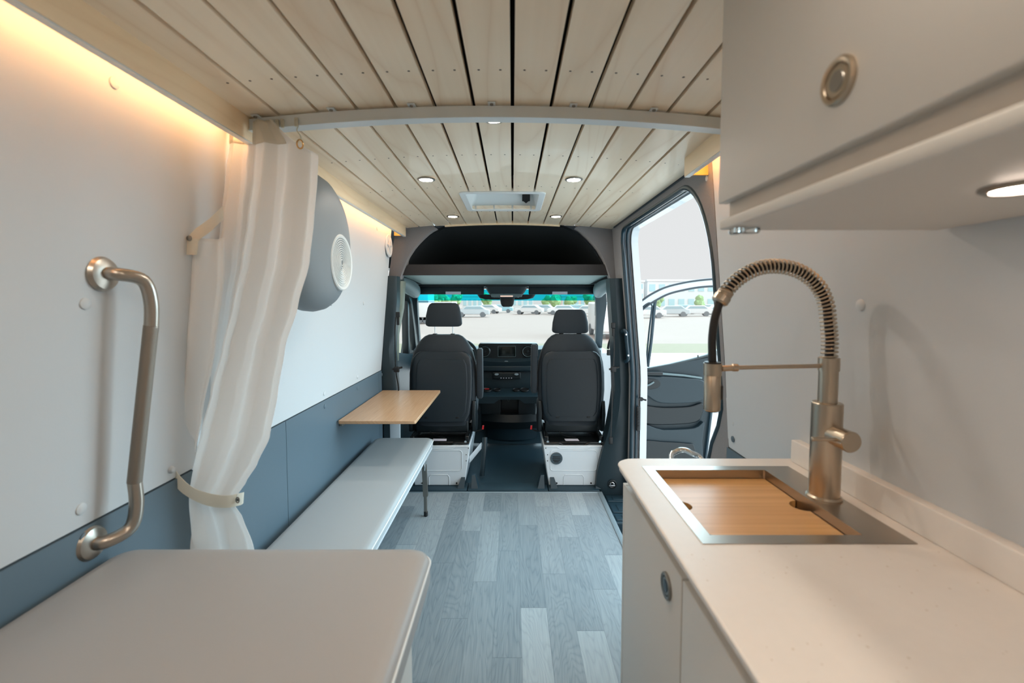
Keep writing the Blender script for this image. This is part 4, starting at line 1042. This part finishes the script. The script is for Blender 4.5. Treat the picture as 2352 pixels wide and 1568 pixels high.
# ---------------------------------------------------------------- open passenger door
QY = 4.02
def Q(px, py, Y=QY): return P(px, py, Y=Y)
pd = thing('passenger_door', Q(1560, 1150), 'open front passenger door with dark teal trim seen through the side opening', 'van door')
outer = smooth([Q(1440, 742), Q(1462, 702), Q(1480, 686), (Q(1500, 673)), Q(1530, 659), Q(1570, 649), Q(1610, 643), Q(1652, 640), Q(1680, 642), Q(1698, 656), Q(1702, 690), Q(1700, 750), Q(1694, 815)], 5)
inner = smooth([Q(1446, 760), Q(1468, 720), Q(1486, 703), Q(1506, 690), Q(1536, 675), Q(1575, 665), Q(1612, 659), Q(1652, 657), Q(1668, 659), Q(1678, 668), Q(1680, 695), Q(1678, 750), Q(1672, 815)], 5)
mk('window_surround', band(nb(), outer, inner, (0, .05, 0)), 'white_paint', pd, label='white painted window surround')
bm = nb(); tube(bm, [p + Vector((0, -.004, 0)) for p in outer], .009, 8); mk('outer_seal', bm, 'seal', pd)
bm = nb(); tube(bm, [p + Vector((0, -.004, 0)) for p in inner], .009, 8)
tube(bm, smooth([Q(1506, 690), Q(1504, 700), Q(1500, 740), Q(1495, 790), Q(1488, 842)], 5), .014, 8)
tube(bm, smooth([Q(1462, 724), Q(1476, 706), Q(1490, 696), Q(1497, 700), Q(1497, 712), Q(1490, 770), Q(1484, 842)], 5), .008, 8)
mk('window_channel', bm, 'seal', pd)
b_ = nb(); prism(b_, [Q(1450, 760), Q(1506, 692), Q(1570, 668), Q(1672, 658), Q(1676, 806), Q(1625, 822), Q(1480, 848), Q(1450, 850)], (0, .005, 0)); mk('pane', b_, 'glass', pd)
# trim: main slab
slab = [Q(1440, 850), Q(1490, 845), Q(1540, 836), Q(1590, 824), Q(1625, 815), Q(1640, 808), Q(1642, 860), Q(1636, 930), Q(1628, 1000), Q(1618, 1090), Q(1612, 1140), Q(1440, 1140)]
mk('door_trim', prism(nb(), slab, (0, .06, 0)), 'plastic', pd, bev=.012)
mk('painted_edge', prism(nb(), [Q(1641, 806), Q(1697, 800), Q(1690, 1000), Q(1668, 1150), Q(1608, 1150), Q(1618, 1080), Q(1632, 960)], (0, .09, 0)), 'white_paint', pd, label='white painted rear edge of the door')
mk('edge_seal', tube(nb(), smooth([Q(1640, 812, 4.0), Q(1638, 900, 4.0), Q(1626, 1010, 4.0), Q(1610, 1140, 4.0)], 6), .012, 8), 'seal', pd)
# arm rest ledge, upper bulge, pocket
up = smooth([Q(1455, 862), Q(1510, 862), Q(1570, 866), Q(1612, 872), Q(1614, 900), Q(1606, 918), Q(1560, 924), Q(1510, 922), Q(1480, 905), Q(1455, 900)], 4, closed=True)
mk('upper_trim_bulge', prism(nb(), up, (0, -.045, 0)), 'plastic', pd, bev=.018)
mk('ledge', tube(nb(), [Q(1455, 858, 3.99), Q(1520, 858, 3.99), Q(1570, 862, 3.99), Q(1612, 868, 3.99)], .010, 8), 'alu', pd, label='lighter ledge line').data.materials.__setitem__(0, M_['plastic_lt'])
pk = smooth([Q(1470, 930), Q(1520, 934), Q(1580, 932), Q(1612, 924), Q(1610, 950), Q(1600, 966), Q(1570, 972), Q(1510, 974), Q(1478, 970), Q(1470, 952)], 4, closed=True)
mk('pocket', prism(nb(), pk, (0, -.03, 0)), 'plastic_dk', pd, bev=.012)
low = smooth([Q(1460, 982), Q(1520, 984), Q(1590, 980), Q(1612, 966), Q(1608, 1010), Q(1600, 1140), Q(1455, 1140)], 4, closed=True)
mk('lower_bin', prism(nb(), low, (0, -.05, 0)), 'plastic', pd, bev=.015)
bp_ = smooth([Q(1474, 1016, 3.96), Q(1520, 1014, 3.96), Q(1580, 1018, 3.96), Q(1594, 1026, 3.96), Q(1592, 1080, 3.96), Q(1474, 1080, 3.96)], 3, closed=True)
mk('bin_opening', prism(nb(), bp_, (0, -.012, 0)), 'plastic_dk', pd, bev=.004)
hd_ = smooth([Q(1474, 872, 3.97), Q(1496, 870, 3.97), Q(1514, 874, 3.97), Q(1516, 884, 3.97), Q(1504, 892, 3.97), Q(1474, 892, 3.97)], 4, closed=True)
dh = mk('door_handle', prism(nb(), hd_, (0, -.008, 0)), 'plastic_dk', pd, bev=.003)
mk('handle_lever', tube(nb(), smooth([Q(1476, 886, 3.955), Q(1490, 884, 3.95), Q(1502, 877, 3.955)], 5), .008, 8), 'plastic_lt', dh)
mk('switch_row', box(nb(), Q(1480, 860, 3.97) + Vector((0, -.01, -.006)), Q(1522, 854, 3.97) + Vector((0, .01, .0)), .003), 'plastic_dk', pd)
mk('lock_knob', cyl(nb(), Q(1603, 824, 4.03), Q(1603, 815, 4.03), .006, 10), 'black', pd)

# outside mirror / passer side door edge seen through the door gap
bm = nb(); tube(bm, smooth([P(1406, 770, Y=3.9), P(1400, 785, Y=3.92), P(1397, 800, Y=3.95)], 5), .012, 8); box(bm, P(1399, 808, Y=3.95) + Vector((-.02, -.01, -.03)), P(1399, 808, Y=3.95) + Vector((.02, .01, .02)), .006)
mk('entry_grip', bm, 'black', label='black entry grip on the windscreen pillar beside the passenger seat', cat='grab handle')

# ================================================================ KITCHEN SIDE
CZ = .90; FX = .312
kit = thing('galley_cabinet', (.55, .3, 0), 'warm white galley base cabinet under the worktop', 'cabinet')
bm = nb(); box(bm, (FX+.019, -.9, .06), (.799, 1.236, .725)); box(bm, (FX+.019, -.9, .725), (.799, .815, .840)); box(bm, (FX+.019, .815, .725), (.374, 1.236, .840)); box(bm, (.374, 1.196, .725), (.680, 1.236, .840)); box(bm, (.680, .815, .725), (.799, 1.236, .840)); box(bm, (FX+.026, -.9, .840), (FX+.045, 1.236, CZ-.016)); box(bm, (FX+.045, 1.21, .840), (.799, 1.236, CZ-.016)); box(bm, (.76, -.9, .840), (.799, 1.21, CZ-.016)); mk('body', bm, 'cab_edge', kit)
mk('plinth', box(nb(), (FX+.06, -.9, 0), (.799, 1.22, .06)), 'cab_edge', kit)
mk('end_panel', box(nb(), (FX, 1.236, .0), (.80, 1.256, .840), .001), 'cabinet', kit)
def cab_door(y0, y1, ly, lab=None):
    d = mk('door', box(nb(), (FX, y0, .07), (FX+.018, y1, .840), .0015), 'cabinet', kit)
    if ly is not None:
        c = P(1533, 1345, X=FX); bm = nb(); lathe(bm, [(.0, .004), (.017, .004), (.018, .0015), (.019, .001), (.019, .004), (.024, .006), (.026, .004), (.026, 0)], c, (-1, 0, 0), 36)
        l = mk('latch_ring', bm, 'dull_steel', d); mk('latch_button', lathe(nb(), [(0, .0055), (.011, .005), (.012, .004), (.012, .001)], c, (-1, 0, 0), 24), 'gloss_black', l)
    return d
sy = P(1567, 1322, X=FX).y; cab_door(sy+.003, 1.236, P(1533, 1345, X=FX).y); cab_door(.34, sy-.003, None); cab_door(-.15, .335, None); cab_door(-.62, -.155, None)
# worktop with sink cut-out
SX0, SX1, SY0, SY1 = .353, .752, .821, 1.219     # flange outline
BX0, BX1, BY0, BY1 = .380, .673, .852, 1.190     # bowl opening
cx0, cx1, cy1 = .296, .799, 1.282
bm = nb(); zt, zb = CZ, CZ-.016
def slabp(pts): prism(bm, [(x, y, zb) for x, y in pts], (0, 0, zt-zb))
corner = [(cx0 + .05 - .05*math.sin(R(a)), cy1 - .05 + .05*math.cos(R(a))) for a in range(0, 91, 10)]
slabp([(cx1, BY1), (cx1, cy1)] + corner + [(cx0, BY1)])
slabp([(cx0, -.9), (cx1, -.9), (cx1, BY0), (cx0, BY0)]); slabp([(cx0, BY0), (BX0, BY0), (BX0, BY1), (cx0, BY1)]); slabp([(BX1, BY0), (cx1, BY0), (cx1, BY1), (BX1, BY1)])
bmesh.ops.remove_doubles(bm, verts=bm.verts, dist=1e-5)
fs = [f for f in bm.faces if False]
wt = mk('worktop', bm, 'counter', label='white speckled solid-surface worktop with rounded end corner', cat='worktop')
# slightly eased front edge
A = [Vector((x, y, CZ-.004)) for x, y in corner[::-1]]; A = [Vector((cx0, -.9, CZ-.004)), Vector((cx0, .3, CZ-.004)), Vector((cx0, 1.0, CZ-.004))] + A + [Vector((.6, cy1, CZ-.004)), Vector((.8, cy1, CZ-.004))]
mk('eased_edge', tube(nb(), A, .0038, 8), 'counter', wt)
bm = nb(); bx = wall_x(.9, 1) - .02; box(bm, (bx-.012, -.9, CZ), (bx+.014, 1.262, .962), .003); mk('upstand', bm, 'counter', wt)
# faint specks
bm = nb(); rnd = random.Random(4)
for _ in range(110):
    x, y = rnd.uniform(.31, .78), rnd.uniform(.15, .82); r = rnd.uniform(.0008, .0022); lathe(bm, [(0, .0002), (r, .0001)], (x, y, CZ), seg=7)
M_['speck'] = mat('worktop_speck', (214, 204, 192), .5); mk('specks', bm, 'speck', wt)

# sink
sk = thing('sink', ((BX0+BX1)/2, (BY0+BY1)/2, CZ-.15), 'brushed steel rectangular sink set in the worktop', 'sink')
bm = nb(); z = CZ + .0015
o_ = [(SX0, SY0), (SX1, SY0), (SX1, SY1), (SX0, SY1)]; i_ = [(BX0, BY0), (BX1, BY0), (BX1, BY1), (BX0, BY1)]
for k in range(4):
    a, b, c, d = o_[k], o_[(k+1) % 4], i_[(k+1) % 4], i_[k]
    hexa(bm, [(*a, CZ), (*b, CZ), (*c, CZ), (*d, CZ)], [(*a, z), (*b, z), (*c, z), (*d, z)])
bmesh.ops.remove_doubles(bm, verts=bm.verts, dist=1e-5)
mk('flange', bm, 'steel', sk)
bm = nb(); ri = [(rrect(BX0, BX1, BY0, BY1, .006, 4), z), (rrect(BX0+.001, BX1-.001, BY0+.001, BY1-.001, .006, 4), CZ-.035), (rrect(BX0+.004, BX1-.004, BY0+.004, BY1-.004, .02, 4), CZ-.14), (rrect(BX0+.03, BX1-.03, BY0+.03, BY1-.03, .03, 4), CZ-.155)]
loft(bm, [[Vector((x, y, zz)) for x, y in r] for r, zz in ri], caps=False); v = [bm.verts.new((x, y, CZ-.155)) for x, y in ri[-1][0]]; bm.faces.new(v)
mk('bowl', bm, 'steel', sk)
# cutting board resting on the sink ledge
bz = CZ - .021; t = .016; L_ = []
def notch(x, y, s, r=.03): return [(x + s*r*math.cos(R(a))*1.0, y + r*math.sin(R(a))) for a in (range(-90, 91, 15) if s > 0 else range(90, -91, -15))]
pts = [(BX0+.002, BY0+.002), (BX1-.003, BY0+.002)] + [(BX1-.003 - .027*math.cos(R(a)), 1.026 + .027*math.sin(R(a))) for a in range(-90, 91, 15)] + [(BX1-.003, BY1-.003), (BX0+.002, BY1-.003)] + [(BX0+.002 + .032*math.cos(R(a)), 1.026 + .027*math.sin(R(a))) for a in range(90, -91, -15)]
cb = mk('cutting_board', prism(nb(), [(x, y, bz-t) for x, y in pts], (0, 0, t)), 'bamboo', label='bamboo cutting board with two finger notches resting inside the sink', cat='cutting board')
# ledge strips that carry the board
for x0, x1, y0, y1 in ((BX0+.001, BX0+.012, BY0+.01, BY1-.01), (BX1-.012, BX1-.001, BY0+.01, BY1-.01)):
    mk('ledge', box(nb(), (x0, y0, bz-t-.004), (x1, y1, bz-t)), 'steel', sk)

# tap
FY = 1.045; fb = P(1892, 1143, Z=CZ); FXc = fb.x; FY = fb.y
tp = thing('spring_tap', (FXc, FY, CZ), 'brushed nickel pull-down spring tap behind the sink', 'tap')
c0 = Vector((FXc, FY, CZ+.0015))
mk('base_ring', lathe(nb(), [(.036, 0), (.036, .004), (.0325, .008), (0, .008)], c0, (0, 0, 1), 40), 'nickel', tp)
z1 = P(1899, 925, Y=FY).z; z2 = P(1903, 840, Y=FY).z; z3 = P(1903, 822, Y=FY).z
mk('body', lathe(nb(), [(.031, .006), (.031, z1-CZ-.002), (.0295, z1-CZ), (.020, z1-CZ), (0, z1-CZ)], c0, (0, 0, 1), 48), 'nickel', tp)
mk('upper_column', lathe(nb(), [(.0195, z1-CZ-.004), (.0195, z2-CZ), (0, z2-CZ)], c0, (0, 0, 1), 40), 'nickel', tp)
mk('collar', lathe(nb(), [(.0, z2-CZ-.012), (.0215, z2-CZ-.012), (.0215, z3-CZ-.001), (.020, z3-CZ), (0, z3-CZ)], c0, (0, 0, 1), 40), 'nickel', tp)
# centreline of the arch
def F(px, py): return P(px, py, Y=FY)
cl = [F(1903, 822), F(1903, 780), F(1902, 735), F(1898, 700), F(1884, 665), F(1860, 638), F(1826, 619), F(1785, 611), F(1745, 615), F(1708, 632), F(1678, 657), F(1660, 682)]
cl[0].x = cl[1].x = FXc
path = smooth(cl, 24)
Ls = [0]
for a, b in zip(path, path[1:]): Ls.append(Ls[-1] + (b-a).length)
def at(s):
    for i in range(len(Ls)-1):
        if Ls[i+1] >= s:
            t = (s-Ls[i])/max(1e-9, Ls[i+1]-Ls[i]); return path[i].lerp(path[i+1], t), (path[i+1]-path[i]).normalized()
    return path[-1], (path[-1]-path[-2]).normalized()
tot = Ls[-1]; turns = 46; n = turns*14; pts = []
for i in range(n+1):
    s = tot*i/n
    p, T = at(s); u = Vector((0, 1, 0)); v = T.cross(u).normalized(); a = 2*PI*turns*i/n
    pts.append(p + (u*math.cos(a) + v*math.sin(a))*.0152)
mk('spring', tube(nb(), pts, .0023, 6), 'nickel', tp, ang=80)
mk('inner_hose', tube(nb(), path[::6] + [path[-1]], .0085, 14), 'hose', tp)
pe, T = at(tot); bm = nb(); lathe(bm, [(.014, -.018), (.0165, -.014), (.0165, -.004), (.0185, -.002), (.0185, .012), (.0150, .016), (0, .016)], pe, T, 32)
mk('spring_end_collar', bm, 'nickel', tp)
hs = smooth([pe + T*.01, F(1649, 706), F(1641, 735), F(1636, 775), F(1636, 810), F(1637, 845)], 8)
mk('hose', tube(nb(), hs, .0088, 16), 'hose', tp)
hx = F(1637, 850).x
mk('holder_arm', tube(nb(), [F(1884, 840) + Vector((.004, 0, 0)), F(1692, 844)], .0047, 14), 'nickel', tp)
a1, a2 = F(1693, 844), F(1657, 846); bm = nb(); cyl(bm, a1, a2 , .0068, 20, .001); cyl(bm, a1 + Vector((.002, 0, 0)), a1 + Vector((-.012, 0, 0)), .0088, 20, .0015); mk('arm_sleeve', bm, 'nickel', tp)
zc = F(1637, 847).z
bm = nb(); lathe(bm, [(.0135, -.014), (.0195, -.014), (.0195, .013), (.0135, .013), (.0135, -.014)], (hx, FY, zc), (0, 0, 1), 32); cr = mk('cradle_ring', bm, 'nickel', tp)
bm = nb(); lathe(bm, [(0, -.02), (.0125, -.02), (.0125, .012), (.018, .0125), (.018, .016), (0, .017)], (hx, FY, zc), (0, 0, 1), 32); mk('ring_insert', bm, 'hose', tp)
zt_, zb_ = F(1637, 857).z, F(1637, 942).z
hdm = mk('spray_head', lathe(nb(), [(0, 0), (.016, 0), (.0178, .002), (.0178, zt_-zb_-.002), (.0165, zt_-zb_), (0, zt_-zb_)], (hx, FY, zb_), (0, 0, 1), 40), 'nickel', tp)
bm = nb(); bxx = F(1660, 900); box(bm, (hx+.013, FY-.008, bxx.z-.017), (hx+.0225, FY+.008, bxx.z+.017), .004); mk('spray_button', bm, 'hose', hdm)
mk('spray_face', lathe(nb(), [(0, -.002), (.014, -.002), (.0145, .001)], (hx, FY, zb_), (0, 0, 1), 32), 'hose', hdm)
# lever valve
ac = F(1900, 990); ac = Vector((FXc, FY, ac.z)); ad = Vector((.02, -1, -.02)).normalized(); ac.z = 1.054
bm = nb(); lathe(bm, [(.021, .015), (.021, .042), (.0225, .043), (.0225, .074), (.021, .076), (0, .076)], ac, ad, 40); vb = mk('valve_body', bm, 'nickel', tp)
e = ac + ad*.060
mk('lever', cyl(nb(), e + Vector((-.014, .0, .001)), e + Vector((-.077, -.004, .004)), .0042, 14, .001), 'nickel', tp)

# chrome loop at the cabinet end
bm = nb(); q = [P(1536, 1075, Y=1.34), P(1541, 1052, Y=1.42), P(1552, 1037, Y=1.44), P(1570, 1033, Y=1.44), P(1588, 1040, Y=1.43), P(1612, 1056, Y=1.42), P(1628, 1072, Y=1.34)]
q[0].y = q[-1].y = 1.285; q[0].z = q[-1].z = .80
mk('chrome_handle', tube(nb(), smooth(q, 8), .0085, 14), 'chrome', label='bent chrome grab handle on the far end of the galley', cat='grab handle')
# grey entry post
bm = nb(); px_ = P(1656, 900, Y=1.80).x; cyl(bm, (px_, 1.80, -.12), (px_, 1.80, 1.70), .0075, 14)
mk('entry_post', bm, 'alu', label='slim grey vertical post at the rear edge of the side door', cat='post')

# overhead cabinet
UX = .366; UY = .82
ub = P(1690, 525, X=.56); z_u = 1.476; z_d = 1.522
ohc = thing('overhead_cabinet', (.68, .3, z_u), 'warm white overhead cabinet above the galley, round latch on its door', 'cabinet')
def topz(x): return ceil_z(x) - .001
bm = nb(); hexa(bm, [(UX+.02, -.9, z_u+.02), (.74, -.9, z_u+.02), (.74, -.9, topz(.646)), (UX+.02, -.9, topz(.6))], [(UX+.02, UY-.005, z_u+.02), (.74, UY-.005, z_u+.02), (.74, UY-.005, topz(.646)), (UX+.02, UY-.005, topz(.6))])
mk('body', bm, 'cabinet', ohc)
mk('bottom_panel', box(nb(), (UX+.002, -.9, z_u), (.755, UY-.002, z_u+.018), .003), 'cabinet', ohc)
bm = nb(); box(bm, (UX+.016, -.9, z_u+.016), (UX+.022, UY-.01, z_d+.01)); mk('recessed_rail', bm, 'cab_edge', ohc)
d = mk('door', box(nb(), (UX, -.25, z_d), (UX+.018, UY, topz(UX)-.004), .0025), 'cabinet', ohc)
d2 = mk('door', box(nb(), (UX, -.88, z_d), (UX+.018, -.255, topz(UX)-.004), .0025), 'cabinet', ohc)
c = P(1930, 186, X=UX); bm = nb(); lathe(bm, [(0, .004), (.017, .004), (.018, .0015), (.019, .0015), (.020, .005), (.024, .006), (.026, .004), (.026, 0)], c, (-1, 0, 0), 44)
l = mk('latch_ring', bm, 'nickel', d, label='round nickel latch ring'); mk('latch_button', lathe(nb(), [(0, .0055), (.011, .005), (.012, .003), (.012, .001)], c, (-1, 0, 0), 30), 'dull_steel', l)
# clear clip at the corner
p = Vector((UX+.022, UY-.03, z_u)); bm = nb(); box(bm, p + Vector((-.012, -.014, -.011)), p + Vector((.006, .012, 0)), .004); box(bm, p + Vector((.008, -.010, -.010)), p + Vector((.034, .010, 0)), .004)
mk('clear_bumper', bm, 'clear', label='clear plastic bumper clip under the overhead cabinet corner', cat='clip')
# under-cabinet lamp
p = P(2350, 425, Z=z_u); lt = lamp_at(p, .026, 'round lamp glowing under the overhead cabinet at the right edge', 'lamps under the overhead cabinet', 'lens_small')
lamp_at(p + Vector((0, -.60, 0)), .026, 'round lamp under the rear part of the overhead cabinet', 'lamps under the overhead cabinet', 'lens_small')

# ================================================================ OUTSIDE
GZ = -.65
M_['lot'] = mat('pale_gravel_lot', (170, 148, 138), .95, noise=(.8, .06)); M_['grass'] = mat('dry_grass', (150, 140, 116), .95, noise=(3, .15)); M_['conc'] = mat('whitened_concrete', (240, 232, 226), .9)  # concrete whitened so the apron bounces light onto the ceiling
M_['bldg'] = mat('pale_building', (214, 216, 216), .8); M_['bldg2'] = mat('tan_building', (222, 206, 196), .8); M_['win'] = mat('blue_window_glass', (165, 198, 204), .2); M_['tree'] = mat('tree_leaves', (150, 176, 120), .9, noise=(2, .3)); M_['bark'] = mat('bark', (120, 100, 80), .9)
M_['carw'] = mat('white_car_paint', (222, 222, 222), .3); M_['cars'] = mat('silver_car_paint', (190, 198, 202), .3); M_['cart'] = mat('teal_car_paint', (150, 190, 200), .3); M_['carglass'] = mat('car_glass', (150, 172, 180), .1); M_['tyre'] = mat('tyre', (112, 116, 120), .8)  # glass and tyres lightened: overexposed daylight put into their colour
def ground(name, y0, y1, m, lab, z=GZ, x0=-160, x1=160):
    return struct(name, box(nb(), (x0, y0, z-.3), (x1, y1, z)), m, lab)
ground('ground', -40, 17.5, 'conc', 'concrete apron around the van, whitened to bounce light inside'); ground('ground', 17.5, 21.5, 'grass', 'strip of pale dry grass beyond the apron'); ground('ground', 21.5, 260, 'lot', 'pale gravel lot beyond the grass')
def car(x, y, m, lab, rz=0, van=False):
    t = thing('parked_car', (x, y, GZ), lab, 'car', 'cars parked across the lot')
    bm = nb(); L2, W2 = 2.2, .9
    prof = [(-L2, .35), (-L2, .75), (-1.9, .95), (-1.2, 1.0), (-.75, 1.42), (1.1, 1.45), (1.75, 1.0), (L2, .92), (L2, .35)] if not van else [(-L2, .35), (-L2, 1.0), (-1.6, 1.15), (-1.0, 1.9), (L2, 1.95), (L2, .35)]
    A = [Vector((px, -W2, pz)) for px, pz in prof]; prism(bm, A, (0, 2*W2, 0)); 
    M4 = Matrix.Translation((x, y, GZ)) @ Matrix.Rotation(rz, 4, 'Z')
    bm.transform(M4); mk('car_body', bm, m, t, bev=.08)
    bm = nb(); gp = [(-1.05, 1.02), (-.68, 1.34), (1.05, 1.36), (1.5, 1.02)] if not van else [(-1.35, 1.2), (-.95, 1.7), (-.2, 1.7), (-.2, 1.2)]
    prism(bm, [Vector((px, -W2-.01, pz)) for px, pz in gp], (0, 2*W2+.02, 0)); bm.transform(M4); mk('windows', bm, 'carglass', t)
    for sx in (-1.35, 1.35):
        for sy in (-1, 1):
            bm = nb(); cyl(bm, (sx, sy*W2*.8, .34), (sx, sy*(W2+.02), .34), .34, 18); bm.transform(M4); mk('wheel', bm, 'tyre', t)
    return t
cols = ['carw', 'cars', 'cart', 'carw', 'cars']
names = {'carw': 'white', 'cars': 'silver', 'cart': 'pale teal'}
for i, (px, Y, c_, v_) in enumerate([(1484, 55, 'carw', 0), (1542, 60, 'cars', 0), (1566, 72, 'cart', 0), (1596, 62, 'carw', 0), (1622, 84, 'carw', 0), (1650, 69, 'cars', 0),
                                  (1010, 62, 'carw', 1), (1085, 58, 'cars', 0), (1120, 75, 'carw', 0), (1150, 80, 'cart', 0), (1215, 70, 'carw', 0), (1245, 74, 'cars', 0), (1290, 68, 'carw', 0), (1322, 76, 'cart', 0), (1350, 62, 'carw', 0)]):
    x = (px-1177)/FOC*Y; where = 'seen through the open side door' if px > 1450 else 'seen through the windscreen'
    spot = (["leftmost", "second", "third", "fourth", "fifth", "sixth"][i] + " through the open side door") if i < 6 else ["nearest the driver headrest", "right of the driver headrest", "left of the camera box", "just left of the camera box", "right of the camera box", "fourth from the right in the windscreen", "third from the right in the windscreen", "left beside the passenger headrest", "over the passenger headrest"][i-6]
    car(x, Y, c_, f'small {names[c_]} {"van" if v_ else "car"} parked far off, {spot}', rz=random.uniform(-.3, .3), van=bool(v_))
# big white pickup near, visible through passenger door gap
car((1401-1177)/FOC*26, 26, 'carw', 'white van parked nearer, in the gap beside the passenger seat', rz=PI/2, van=True)
def building(x0, x1, y, h, m, nx, nz, lab):
    t = thing('building', ((x0+x1)/2, y, GZ), lab, 'building')
    w_ = mk('walls', box(nb(), (x0, y, GZ), (x1, y+12, GZ+h)), m, t)
    mk('roof_edge', box(nb(), (x0-.2, y-.2, GZ+h), (x1+.2, y+12.2, GZ+h+.4)), m, t)
    dx = (x1-x0)/nx; dz = h/nz
    for i in range(nx):
        for j in range(nz):
            cx_, cz_ = x0 + dx*(i+.5), GZ + dz*(j+.55)
            mk('window', box(nb(), (cx_-dx*.30, y-.08, cz_-dz*.24), (cx_+dx*.30, y+.05, cz_+dz*.24)), 'win', t)
def bx(px, Y): return (px-1177)/FOC*Y
building(bx(1440, 95), bx(1478, 95), 95, 6.0, 'bldg', 3, 3, 'pale office block left of the open door window')
building(bx(1486, 100), bx(1665, 100), 100, 6.4, 'bldg', 8, 2, 'long pale building behind the open passenger door')
building(bx(1062, 110), bx(1108, 110), 110, 3.2, 'bldg', 4, 1, 'low pale shed seen above the driver headrest')
building(bx(1290, 120), bx(1345, 120), 120, 3.3, 'bldg2', 4, 1, 'low tan shed seen in the tinted band at the right')
building(bx(1175, 125), bx(1225, 125), 125, 3.0, 'bldg', 4, 1, 'low pale shed seen behind the camera box')
# box trailer at the left
t = thing('box_truck', (bx(972, 40), 40, GZ), 'white box truck with a blue stripe at the left end of the windscreen', 'truck')
a_, b_ = bx(956, 40), bx(984, 40)
mk('box_body', box(nb(), (a_, 40, GZ+.6), (b_, 43, GZ+3.0), .05), 'carw', t)
M_['stripe'] = mat('blue_stripe', (40, 110, 130), .5); mk('stripe', box(nb(), (a_-.01, 39.98, GZ+1.9), (b_+.01, 43, GZ+2.05)), 'stripe', t)
mk('chassis', box(nb(), (a_, 40.1, GZ+.35), (b_, 42.9, GZ+.6)), 'tyre', t)
for sx in (.15, .85):
    for yy in (40.1, 42.7): mk('wheel', cyl(nb(), (a_+(b_-a_)*sx, yy, GZ+.35), (a_+(b_-a_)*sx, yy+.25, GZ+.35), .35, 18), 'tyre', t)
def tree(x, y, h, r, lab):
    t = thing('tree', (x, y, GZ), lab, 'tree', 'trees along the far edge of the lot')
    mk('trunk', tube(nb(), [(x, y, GZ), (x+.1, y, GZ+h*.5), (x, y, GZ+h*.75)], [.18, .14, .08], 8), 'bark', t)
    bm = nb(); rr = random.Random(int(x*13+y))
    for k in range(9):
        c = Vector((x + rr.uniform(-.6, .6)*r, y + rr.uniform(-.6, .6)*r, GZ + h*rr.uniform(.5, .9)))
        res = bmesh.ops.create_icosphere(bm, subdivisions=2, radius=r*rr.uniform(.45, .75)); 
        for v in res['verts']: v.co = c + v.co*rr.uniform(.8, 1.15)
    mk('crown', bm, 'tree', t)
spots = [(995, 'beside the box truck'), (1014, 'above the left of the driver headrest'), (1030, 'in the dark clump over the driver headrest'), (1052, 'right of that clump'), (1118, 'left of the overhead console'), (1255, 'right of the overhead console'), (1275, 'beside the tan shed'), (1310, 'above the tan shed'), (1353, 'at the right end of the windscreen'), (1370, 'next to the right windscreen pillar')]
for px, wh in spots: tree(bx(px, 88 + 6*(spots.index((px, wh)) % 3)), 88 + 6*(spots.index((px, wh)) % 3), 3.1 + (px % 5)*.12, 1.15, 'small round tree across the lot, ' + wh)
for px, wh in ((1512, 'left of the parked cars seen through the open door'), (1606, 'in front of the long building above the white car')): tree(bx(px, 80), 80, 2.9, .9, 'pale yellow-green tree ' + wh)
